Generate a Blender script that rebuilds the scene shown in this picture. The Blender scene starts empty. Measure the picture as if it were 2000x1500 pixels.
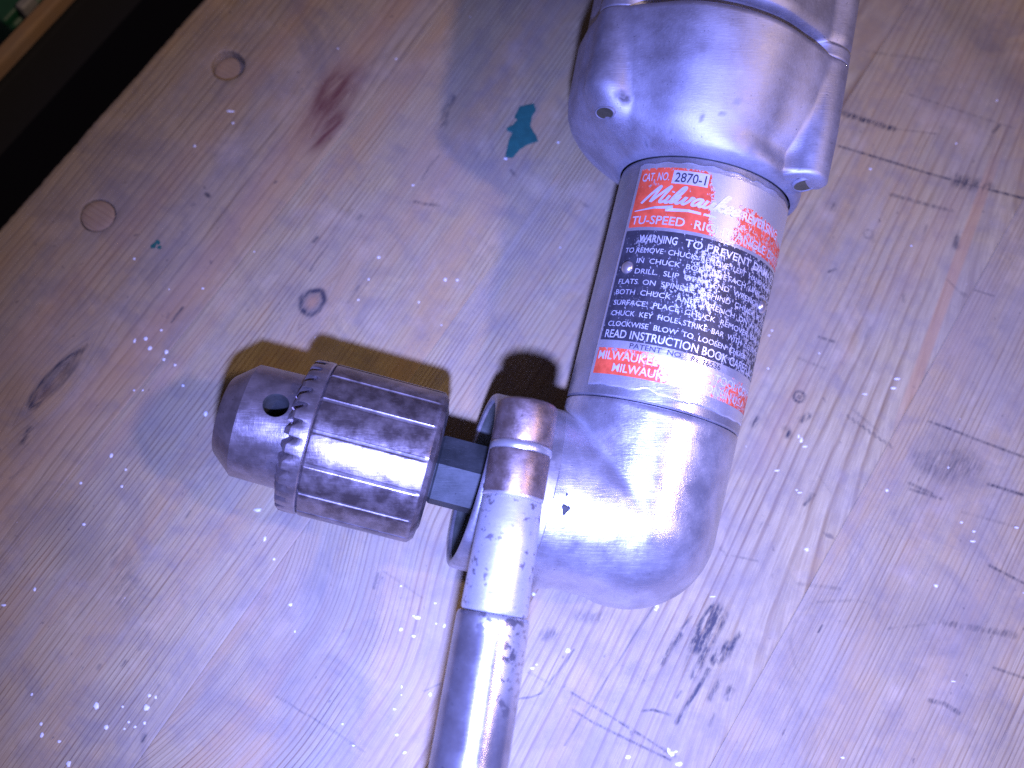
import bpy, bmesh, math, random
import numpy as np
from mathutils import Vector, Matrix, noise
random.seed(7)
S = 0.001                      # everything below is written in millimetres
V = Vector

# ------------------------------------------------------------------ scene, camera, light
sc = bpy.context.scene
col = sc.collection
sc.view_settings.view_transform = 'Standard'
sc.view_settings.look = 'None'
sc.view_settings.exposure = 0.0
sc.view_settings.gamma = 1.0
sc.cycles.max_bounces = 6
sc.cycles.use_denoising = False
sc.cycles.sample_clamp_indirect = 2.0

cam_data = bpy.data.cameras.new('camera')
cam = bpy.data.objects.new('camera', cam_data); col.objects.link(cam)
cam_data.sensor_width = 36.0
cam_data.lens = 36.0 * 1900 / 2000
cam_data.clip_start = 0.01
cam_data.clip_end = 20
up = V((0.03544, 0.27086, 0.96197)).normalized()          # world up seen in camera axes
ex = (V((1, 0, 0)) - up.x * up).normalized()
ey = up.cross(ex)
rot = Matrix((ex, ey, up))
cam.matrix_world = Matrix.Translation(V((0, 0, 310 * S))) @ rot.to_4x4()
cam_data.dof.use_dof = True
cam_data.dof.focus_distance = 0.275
cam_data.dof.aperture_fstop = 9.0
sc.camera = cam

world = bpy.data.worlds.new('World'); sc.world = world
world.use_nodes = True
wb = world.node_tree.nodes['Background']
wb.inputs['Color'].default_value = (0.62, 0.46, 0.62, 1)
wb.inputs['Strength'].default_value = 0.11

def lamp(name, kind, loc, energy, color, radius, target=None):
    d = bpy.data.lights.new(name, kind)
    d.energy = energy; d.color = color; d.shadow_soft_size = radius * S
    o = bpy.data.objects.new(name, d); col.objects.link(o)
    o.location = V(loc) * S
    if target is not None:
        o.rotation_euler = (V(target) - V(loc)).to_track_quat('-Z', 'Y').to_euler()
    return o
# bluish lamp beside the lens, and the warm room bulb to the right
fl = lamp('flash_lamp', 'SPOT', (-3, -54, 306), 27.0, (0.235, 0.285, 1.0), 7.0, (58, 5, 0))
fl.data.spot_size = math.radians(88); fl.data.spot_blend = 1.0
lamp('room_bulb', 'POINT', (730, -110, 1030), 23.5, (1.0, 0.72, 0.54), 38)

# ------------------------------------------------------------------ helpers
def tag(o, label=None, cat=None, group=None, kind=None):
    if label: o['label'] = label
    if cat: o['category'] = cat
    if group: o['group'] = group
    if kind: o['kind'] = kind
    return o
def empty(name, loc):
    o = bpy.data.objects.new(name, None); col.objects.link(o)
    o.location = V(loc) * S; o.empty_display_size = 0.02
    return o
def world_loc(o):
    p = V((0, 0, 0))
    while o is not None:
        p = p + o.location; o = o.parent
    return p
def obj(name, verts, faces, mat, parent=None, smooth=True, sharp=None, origin=None):
    """verts in world millimetres; the object's origin sits at its parent (or at origin)."""
    base = V((0, 0, 0))
    if origin is not None: base = V(origin) * S
    elif parent is not None: base = world_loc(parent)
    me = bpy.data.meshes.new(name)
    me.from_pydata([(v[0] * S - base.x, v[1] * S - base.y, v[2] * S - base.z) for v in verts], [], faces)
    me.validate(); me.update()
    if mat: me.materials.append(mat)
    if smooth: me.shade_smooth()
    else: me.shade_flat()
    o = bpy.data.objects.new(name, me); col.objects.link(o)
    if parent is not None: o.parent = parent
    if origin is not None:
        o.location = base - (world_loc(parent) if parent is not None else V((0, 0, 0)))
    if smooth and sharp:
        bm = bmesh.new(); bm.from_mesh(me)
        lim = math.radians(sharp)
        for e in bm.edges:
            if len(e.link_faces) == 2 and e.calc_face_angle(0) > lim: e.smooth = False
        bm.to_mesh(me); bm.free()
    return o
def fix_normals(o, dist=None):
    bm = bmesh.new(); bm.from_mesh(o.data)
    if dist: bmesh.ops.remove_doubles(bm, verts=bm.verts, dist=dist * S)
    bmesh.ops.recalc_face_normals(bm, faces=bm.faces)
    bm.to_mesh(o.data); bm.free()
def attr(o, name, vals):
    a = o.data.attributes.new(name, 'FLOAT', 'POINT')
    a.data.foreach_set('value', np.asarray(vals, dtype=np.float32))
def grid_faces(nu, nv, cu=False, flip=False):
    f = []
    for j in range(nv - 1):
        for i in range(nu if cu else nu - 1):
            a, b = j * nu + i, j * nu + (i + 1) % nu
            c, d = b + nu, a + nu
            f.append((a, d, c, b) if flip else (a, b, c, d))
    return f
class Frame:
    """axis frame: P(s, r, t): s along the axis, t = angle from 'up' towards 'right'."""
    def __init__(s, o, a, upv=V((0, 0, 1))):
        s.o = V(o); s.a = V(a).normalized()
        s.u = (upv - upv.dot(s.a) * s.a).normalized(); s.r = s.a.cross(s.u)
    def P(s, d, r, t):
        return s.o + s.a * d + (s.u * math.cos(t) + s.r * math.sin(t)) * r
    def Q(s, d, x, y):                       # x right, y up
        return s.o + s.a * d + s.r * x + s.u * y
def lathe(fr, prof, n=96, rfun=None, caps=True, dfun=None):
    v, f = [], []
    for (d, r) in prof:
        for i in range(n):
            t = 2 * math.pi * i / n
            v.append(fr.P(d if dfun is None else dfun(d, t), r if rfun is None else rfun(d, r, t), t))
    f = grid_faces(n, len(prof), True)
    if caps:
        f.append(tuple(range(n))); k = (len(prof) - 1) * n
        f.append(tuple(k + i for i in reversed(range(n))))
    return v, f
def lathe_obj(name, fr, prof, mat, parent, n=96, rfun=None, caps=True, sharp=35, dfun=None):
    v, f = lathe(fr, prof, n, rfun, caps, dfun)
    o = obj(name, v, f, mat, parent)
    fix_normals(o, 0.001)
    bm = bmesh.new(); bm.from_mesh(o.data)
    for e in bm.edges:
        if len(e.link_faces) == 2 and e.calc_face_angle(0) > math.radians(sharp): e.smooth = False
    bm.to_mesh(o.data); bm.free()
    o.data.shade_smooth() if False else None
    return o
def smooth(a, b, x):
    t = max(0, min(1, (x - a) / (b - a))); return t * t * (3 - 2 * t)
def lerp_table(tab, x):
    if x <= tab[0][0]: return tab[0][1]
    for (x0, y0), (x1, y1) in zip(tab, tab[1:]):
        if x <= x1: return y0 + (y1 - y0) * (x - x0) / (x1 - x0)
    return tab[-1][1]

# ------------------------------------------------------------------ materials
class NT:
    def __init__(s, name):
        s.m = bpy.data.materials.new(name); s.m.use_nodes = True
        s.t = s.m.node_tree; s.b = s.t.nodes['Principled BSDF']
    def n(s, typ, **kw):
        n = s.t.nodes.new(typ)
        for k, v in kw.items():
            if k == 'inp':
                for kk, vv in v.items():
                    if isinstance(vv, bpy.types.NodeSocket): s.t.links.new(vv, n.inputs[kk])
                    else: n.inputs[kk].default_value = vv
            else: setattr(n, k, v)
        return n
    def link(s, a, b): s.t.links.new(a, b)
    def math(s, op, a, b=None, clamp=False):
        n = s.t.nodes.new('ShaderNodeMath'); n.operation = op; n.use_clamp = clamp
        for i, x in enumerate((a, b)):
            if x is None: continue
            if isinstance(x, bpy.types.NodeSocket): s.link(x, n.inputs[i])
            else: n.inputs[i].default_value = x
        return n.outputs[0]
    def ramp(s, fac, *stops):
        n = s.t.nodes.new('ShaderNodeValToRGB'); s.link(fac, n.inputs[0])
        e = n.color_ramp.elements
        while len(e) < len(stops): e.new(0.5)
        for el, (p, c) in zip(e, stops):
            el.position = p; el.color = (c, c, c, 1) if not isinstance(c, tuple) else (*c, 1)
        return n.outputs[0]
    def mix(s, fac, a, b, mode='MIX'):
        n = s.t.nodes.new('ShaderNodeMix'); n.data_type = 'RGBA'; n.blend_type = mode
        for i, x in ((0, fac), (6, a), (7, b)):
            if isinstance(x, bpy.types.NodeSocket): s.link(x, n.inputs[i])
            elif isinstance(x, tuple): n.inputs[i].default_value = (*x, 1)
            else: n.inputs[i].default_value = x
        return n.outputs[2]
    def coords(s, scale=(1000, 1000, 1000), rot=(0, 0, 0)):
        tc = s.n('ShaderNodeTexCoord')
        mp = s.n('ShaderNodeMapping', inp={'Vector': tc.outputs['Object'], 'Scale': scale, 'Rotation': rot})
        return mp.outputs[0]
    def noise(s, vec, scale, detail=3.0, rough=0.55, dist=0.0):
        n = s.n('ShaderNodeTexNoise', inp={'Vector': vec, 'Scale': scale, 'Detail': detail, 'Roughness': rough, 'Distortion': dist})
        return n.outputs['Fac']
    def attr(s, name):
        return s.n('ShaderNodeAttribute', attribute_name=name).outputs['Fac']
    def bump(s, h, strength, dist):
        n = s.n('ShaderNodeBump', inp={'Height': h, 'Strength': strength, 'Distance': dist * S})
        return n.outputs[0]

def metal(name, base, rough, var=0.12, scratch=0.35, axis=(0, 0, 0), stain=None, stain_amt=0.35, dirt_dark=False,
          grime_scale=0.12, metallic=0.85, cast=0.15, stretch=(0.12, 2.2, 2.2), flakes=None):
    """worn metal: blotchy roughness, fine rubbed scratches, small stains. Coordinates in millimetres."""
    k = NT(name)
    c = k.coords()
    big = k.noise(c, grime_scale, 4.0, 0.6)
    fine = k.noise(c, 2.6, 3.0, 0.6)
    sc1 = k.noise(k.coords(tuple(1000 * x for x in stretch), axis), 1.0, 3.0, 0.7)
    sc2 = k.noise(k.coords(tuple(1000 * x for x in (stretch[1], stretch[0], stretch[2])), (0.4, 0.9, 0.7)), 0.8, 2.0, 0.7)
    mid = k.noise(c, 0.7, 3.0, 0.6, 0.6)
    colr = k.mix(k.ramp(big, (0.38, 1.0), (0.66, 0.0)), base, stain if stain else tuple(x * 0.7 for x in base))
    if stain_amt < 1: colr = k.mix(stain_amt, base, colr)
    colr = k.mix(k.ramp(sc1, (0.60, 0.0), (0.72, 0.35)), colr, tuple(min(1, x * 1.25 + .05) for x in base))
    specks = k.ramp(k.noise(c, 0.9, 2.0, 0.5), (0.70, 0.0), (0.76, 0.6))
    colr = k.mix(specks, colr, tuple(x * 0.25 for x in base))
    r = k.math('ADD', rough, k.math('MULTIPLY', k.math('SUBTRACT', big, 0.5), var * 2))
    r = k.math('ADD', r, k.math('MULTIPLY', k.math('SUBTRACT', sc1, 0.5), var * 1.2))
    met = metallic
    if flakes:
        fl_ = k.ramp(k.noise(c, flakes[0], 3.0, 0.6, 0.4), (flakes[1], 0.0), (flakes[1] + 0.03, 1.0))
        if len(flakes) > 3: fl_ = k.math('MULTIPLY', fl_, k.attr('flake'))
        colr = k.mix(fl_, colr, flakes[2]); r = k.math('ADD', r, k.math('MULTIPLY', fl_, 0.15))
    if dirt_dark:
        d = k.math('MULTIPLY', k.attr('dirt_dark'), k.ramp(mid, (0.25, 0.55), (0.6, 1.0)), True)
        colr = k.mix(d, colr, (0.03, 0.028, 0.03)); r = k.math('ADD', r, k.math('MULTIPLY', d, 0.3))
        met = k.math('SUBTRACT', metallic, k.math('MULTIPLY', d, 0.8), True)
        k.link(met, k.b.inputs['Metallic'])
    else: k.b.inputs['Metallic'].default_value = metallic
    k.link(colr, k.b.inputs['Base Color']); k.link(r, k.b.inputs['Roughness'])
    h = k.math('ADD', k.math('MULTIPLY', fine, cast), k.math('ADD', k.math('MULTIPLY', sc1, scratch), k.math('MULTIPLY', sc2, scratch * 0.6)))
    h = k.math('ADD', h, k.math('MULTIPLY', mid, cast * 1.5))
    k.link(k.bump(h, 0.5, 0.12), k.b.inputs['Normal'])
    return k.m

M = {}
M['housing'] = metal('cast aluminium', (0.42, 0.42, 0.49), 0.58, 0.12, 0.6, (0, 0, 1.3), (0.27, 0.26, 0.30), 0.6, True)
M['head'] = metal('polished cast aluminium', (0.70, 0.70, 0.76), 0.31, 0.16, 0.9, (0, 0, 0.25), (0.38, 0.37, 0.42), 0.6, True)
M['neck'] = metal('machined aluminium', (0.50, 0.50, 0.55), 0.34, 0.12, 0.6, (0, 0, 1.3), (0.32, 0.32, 0.36), 0.6)
M['plate'] = metal('bare label metal', (0.78, 0.78, 0.82), 0.30, 0.18, 0.9, (0, 0, 0.9), (0.6, 0.58, 0.6), 0.5, metallic=0.8)
M['steel'] = metal('browned chuck steel', (0.38, 0.33, 0.33), 0.31, 0.12, 0.45, (0, 0, -0.23), (0.12, 0.095, 0.09), 0.85, True, grime_scale=0.2)
M['nose'] = metal('worn chuck steel', (0.42, 0.37, 0.38), 0.28, 0.10, 0.6, (0, 0, 1.34), (0.24, 0.21, 0.21), 0.8, grime_scale=0.22)
M['spindle'] = metal('dull grey steel', (0.085, 0.09, 0.085), 0.62, 0.1, 0.4, (0, 0, 0), (0.04, 0.045, 0.04), 0.8, metallic=0.75)
M['cup'] = metal('dark cup casting', (0.16, 0.17, 0.15), 0.6, 0.1, 0.3, (0, 0, 0), (0.08, 0.09, 0.07), 0.8)
M['clamp'] = metal('grey clamp steel', (0.56, 0.55, 0.58), 0.42, 0.10, 0.3, (0, 0, 0), (0.25, 0.24, 0.26), 0.7)
M['ear'] = metal('brown grimy metal', (0.32, 0.245, 0.22), 0.42, 0.16, 0.3, (0, 0, 0.3), (0.20, 0.14, 0.11), 0.8, grime_scale=0.3, cast=0.5)
M['ring'] = metal('bright edge metal', (0.70, 0.69, 0.70), 0.35, 0.1, 0.3)
M['ferrule'] = metal('flaking plated metal', (0.70, 0.70, 0.72), 0.38, 0.12, 0.2, (0, 0, 1.4), (0.6, 0.6, 0.62), 0.5, cast=0.3, metallic=0.75, flakes=(0.42, 0.60, (0.22, 0.20, 0.22)))
M['tube'] = metal('polished steel tube', (0.50, 0.49, 0.54), 0.22, 0.07, 0.25, (0, 0, 1.4), (0.30, 0.28, 0.30), 0.7, cast=0.06, metallic=0.88, flakes=(0.5, 0.44, (0.80, 0.80, 0.82), 'mask'))
M['rivet'] = metal('rivet metal', (0.66, 0.60, 0.58), 0.28, 0.05, 0.1, cast=0.05)

def plain(name, colr, rough=0.6, metallic=0.0, spec=None):
    k = NT(name)
    c = k.coords()
    f = k.noise(c, 0.35, 3.0)
    k.link(k.mix(k.ramp(f, (0.3, 0.0), (0.7, 1.0)), tuple(x * 0.8 for x in colr), tuple(min(1, x * 1.12) for x in colr)), k.b.inputs['Base Color'])
    k.b.inputs['Roughness'].default_value = rough; k.b.inputs['Metallic'].default_value = metallic
    return k.m
M['dark'] = plain('dark grime', (0.02, 0.02, 0.018), 0.7)
M['recess'] = plain('shaded screw recess', (0.055, 0.05, 0.03), 0.45)
M['speck'] = plain('dried white paint', (0.66, 0.66, 0.64), 0.45)
M['teal'] = plain('dried teal paint', (0.012, 0.095, 0.075), 0.5)
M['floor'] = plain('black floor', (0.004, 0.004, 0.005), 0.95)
M['green'] = plain('green plastic', (0.006, 0.06, 0.028), 0.5)
M['pale'] = plain('pale plastic', (0.2, 0.2, 0.2), 0.5)

def panel_mat(name, colr):
    """printed enamel worn through to bare metal where the 'wear' attribute is high."""
    k = NT(name)
    c = k.coords()
    n1 = k.noise(c, 0.9, 5.0, 0.7, 0.3)
    n2 = k.noise(k.coords((1900, 380, 1000), (0, 0, 0.6)), 1.0, 3.0, 0.7)
    n = k.math('ADD', k.math('MULTIPLY', n1, 0.6), k.math('MULTIPLY', n2, 0.4))
    w = k.math('ADD', k.attr('wear_glare'), k.math('MULTIPLY', k.math('SUBTRACT', n, 0.5), 2.3))
    w = k.ramp(w, (0.46, 0.0), (0.56, 1.0))
    fade = k.noise(c, 0.25, 3.0, 0.6)
    paint = k.mix(k.ramp(fade, (0.35, 0.0), (0.7, 1.0)), colr, tuple(min(1, x * 1.5 + 0.01) for x in colr))
    k.link(k.mix(w, paint, (0.74, 0.74, 0.76)), k.b.inputs['Base Color'])
    k.link(k.math('MULTIPLY', w, 0.85), k.b.inputs['Metallic'])
    k.link(k.math('ADD', 0.40, k.math('MULTIPLY', n1, 0.12)), k.b.inputs['Roughness'])
    k.link(k.bump(k.math('ADD', k.math('MULTIPLY', w, -0.6), k.math('MULTIPLY', n2, 0.5)), 0.5, 0.08), k.b.inputs['Normal'])
    return k.m
M['red'] = panel_mat('red enamel', (0.50, 0.062, 0.022))
M['black'] = panel_mat('black enamel', (0.022, 0.021, 0.028))
M['ink'] = plain('dark print', (0.04, 0.035, 0.05), 0.5)
M['letters'] = metal('bare metal lettering', (0.86, 0.86, 0.88), 0.42, 0.10, 0.3, (0, 0, 0.9), (0.5, 0.5, 0.55), 0.6, metallic=0.55)

def wood_mat(name, light, dark, period, contrast=1.0):
    """pine: growth rings follow the 'ring' attribute (mm), stretched along the grain."""
    k = NT(name)
    gu, gv = k.attr('ring'), k.attr('along')
    def vec(su, sv, off=0.0):
        n = k.n('ShaderNodeCombineXYZ', inp={'X': k.math('MULTIPLY', gu, su), 'Y': k.math('MULTIPLY', gv, sv), 'Z': off})
        return n.outputs[0]
    one = k.noise(vec(0.10, 0.0012, 3.1), 1.0, 2.0, 0.5)
    ph = k.math('ADD', k.math('DIVIDE', gu, period), k.math('MULTIPLY', one, 2.6))
    ph = k.math('ADD', ph, k.math('MULTIPLY', k.noise(vec(0.5, 0.02, 1.7), 1.0, 2.0), 0.35))
    wv = k.noise(k.coords(), 0.03, 2.0, 0.5)
    ph = k.math('ADD', ph, k.math('MULTIPLY', wv, 0.55))
    saw = k.math('FRACT', ph)
    ring = k.ramp(saw, (0.0, 0.0), (0.66, 0.10), (0.88, 1.0), (0.95, 0.85), (1.0, 0.0))
    amt = k.ramp(k.noise(vec(0.13, 0.010, 7.7), 1.0, 4.0, 0.65), (0.36, 0.22), (0.66, 1.0))
    fib = k.noise(vec(2.6, 0.035, 0.4), 1.0, 3.0, 0.65)
    fib2 = k.noise(vec(7.0, 0.10, 0.9), 1.0, 2.0, 0.6)
    c = k.coords()
    blotch = k.noise(c, 0.022, 4.0, 0.55, 0.4)
    f = k.math('MULTIPLY', k.math('MULTIPLY', ring, amt), 1.0 * contrast, True)
    base = k.mix(f, light, dark)
    base = k.mix(k.ramp(fib, (0.36, 0.30), (0.58, 0.0)), base, dark)
    base = k.mix(k.ramp(fib2, (0.40, 0.22), (0.62, 0.0)), base, tuple(x * 0.6 for x in dark))
    # long grain bands and hand grime
    band = k.noise(vec(0.06, 0.009, 5.5), 1.0, 4.0, 0.6)
    base = k.mix(k.ramp(band, (0.46, 0.0), (0.66, 0.62)), base, (0.32, 0.205, 0.09))
    pale = k.noise(vec(0.10, 0.018, 12.5), 1.0, 4.0, 0.62)
    base = k.mix(k.ramp(pale, (0.50, 0.0), (0.70, 0.50)), base, (0.25, 0.22, 0.175))
    stain2 = k.noise(k.coords((1000, 1000, 1000), (0.0, 0.0, 1.1)), 0.035, 5.0, 0.7, 0.8)
    base = k.mix(k.ramp(stain2, (0.52, 0.0), (0.72, 0.50)), base, (0.12, 0.105, 0.10))
    base = k.mix(k.ramp(blotch, (0.46, 0.0), (0.70, 0.42)), base, (0.19, 0.165, 0.15))
    mott = k.noise(k.coords((1000, 1000, 1000), (0, 0, 0.5)), 0.11, 4.0, 0.65)
    base = k.mix(k.ramp(mott, (0.48, 0.0), (0.74, 0.50)), base, (0.16, 0.135, 0.12))
    base = k.mix(k.ramp(k.noise(c, 0.06, 4.0, 0.6), (0.55, 0.0), (0.75, 0.12)), base, (0.70, 0.58, 0.44))
    base = k.mix(k.attr('orange'), base, (0.34, 0.19, 0.085))
    soak = k.ramp(k.noise(vec(0.5, 0.05, 4.4), 1.0, 4.0, 0.65), (0.30, 0.25), (0.62, 1.25))
    base = k.mix(k.math('MULTIPLY', k.attr('red'), soak, True), base, (0.115, 0.045, 0.033))
    # marks: ink lines, smudges; broken up along the fibres
    brk = k.math('MULTIPLY', k.math('SUBTRACT', k.noise(vec(1.3, 0.16, 2.2), 1.0, 4.0, 0.7), 0.5), k.attr('breakup'))
    dk = k.math('ADD', k.attr('dark'), k.math('MULTIPLY', brk, k.math('MULTIPLY', k.attr('dark'), 9.0)), True)
    base = k.mix(dk, base, (0.030, 0.028, 0.034))
    # tiny random flecks
    fleck = k.ramp(k.noise(vec(0.55, 0.28, 9.0), 1.0, 2.0, 0.5), (0.70, 0.0), (0.78, 0.6))
    base = k.mix(fleck, base, (0.07, 0.055, 0.05))
    chips = k.ramp(k.noise(c, 0.55, 2.0, 0.5), (0.80, 0.0), (0.84, 0.5))
    base = k.mix(chips, base, (0.80, 0.76, 0.72))
    k.link(base, k.b.inputs['Base Color'])
    k.link(k.ramp(blotch, (0.3, 0.46), (0.7, 0.62)), k.b.inputs['Roughness'])
    k.b.inputs['Specular IOR Level'].default_value = 0.35
    h = k.math('ADD', k.math('MULTIPLY', ring, -0.5), k.math('ADD', k.math('MULTIPLY', fib, 0.7), k.math('MULTIPLY', mott, 1.2)))
    h = k.math('SUBTRACT', h, k.math('MULTIPLY', dk, 0.5))
    k.link(k.bump(h, 0.38, 0.20), k.b.inputs['Normal'])
    return k.m
LIGHT, DARKW = (0.37, 0.305, 0.165), (0.135, 0.075, 0.033)
M['wood0'] = wood_mat('pine fine grain', (0.365, 0.285, 0.155), (0.13, 0.085, 0.045), 2.3, 0.85)
M['raildark'] = wood_mat('old dark rail wood', (0.12, 0.085, 0.07), (0.06, 0.04, 0.03), 2.3, 0.7)
M['wood1'] = wood_mat('pine even grain', LIGHT, DARKW, 1.7, 1.05)
M['wood2'] = wood_mat('pine open grain', LIGHT, DARKW, 1.9, 1.25)
M['wood3'] = wood_mat('pine broad grain', LIGHT, DARKW, 2.3, 0.9)
M['wood4'] = wood_mat('pine close grain', (0.36, 0.29, 0.165), DARKW, 1.6, 0.85)
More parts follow.
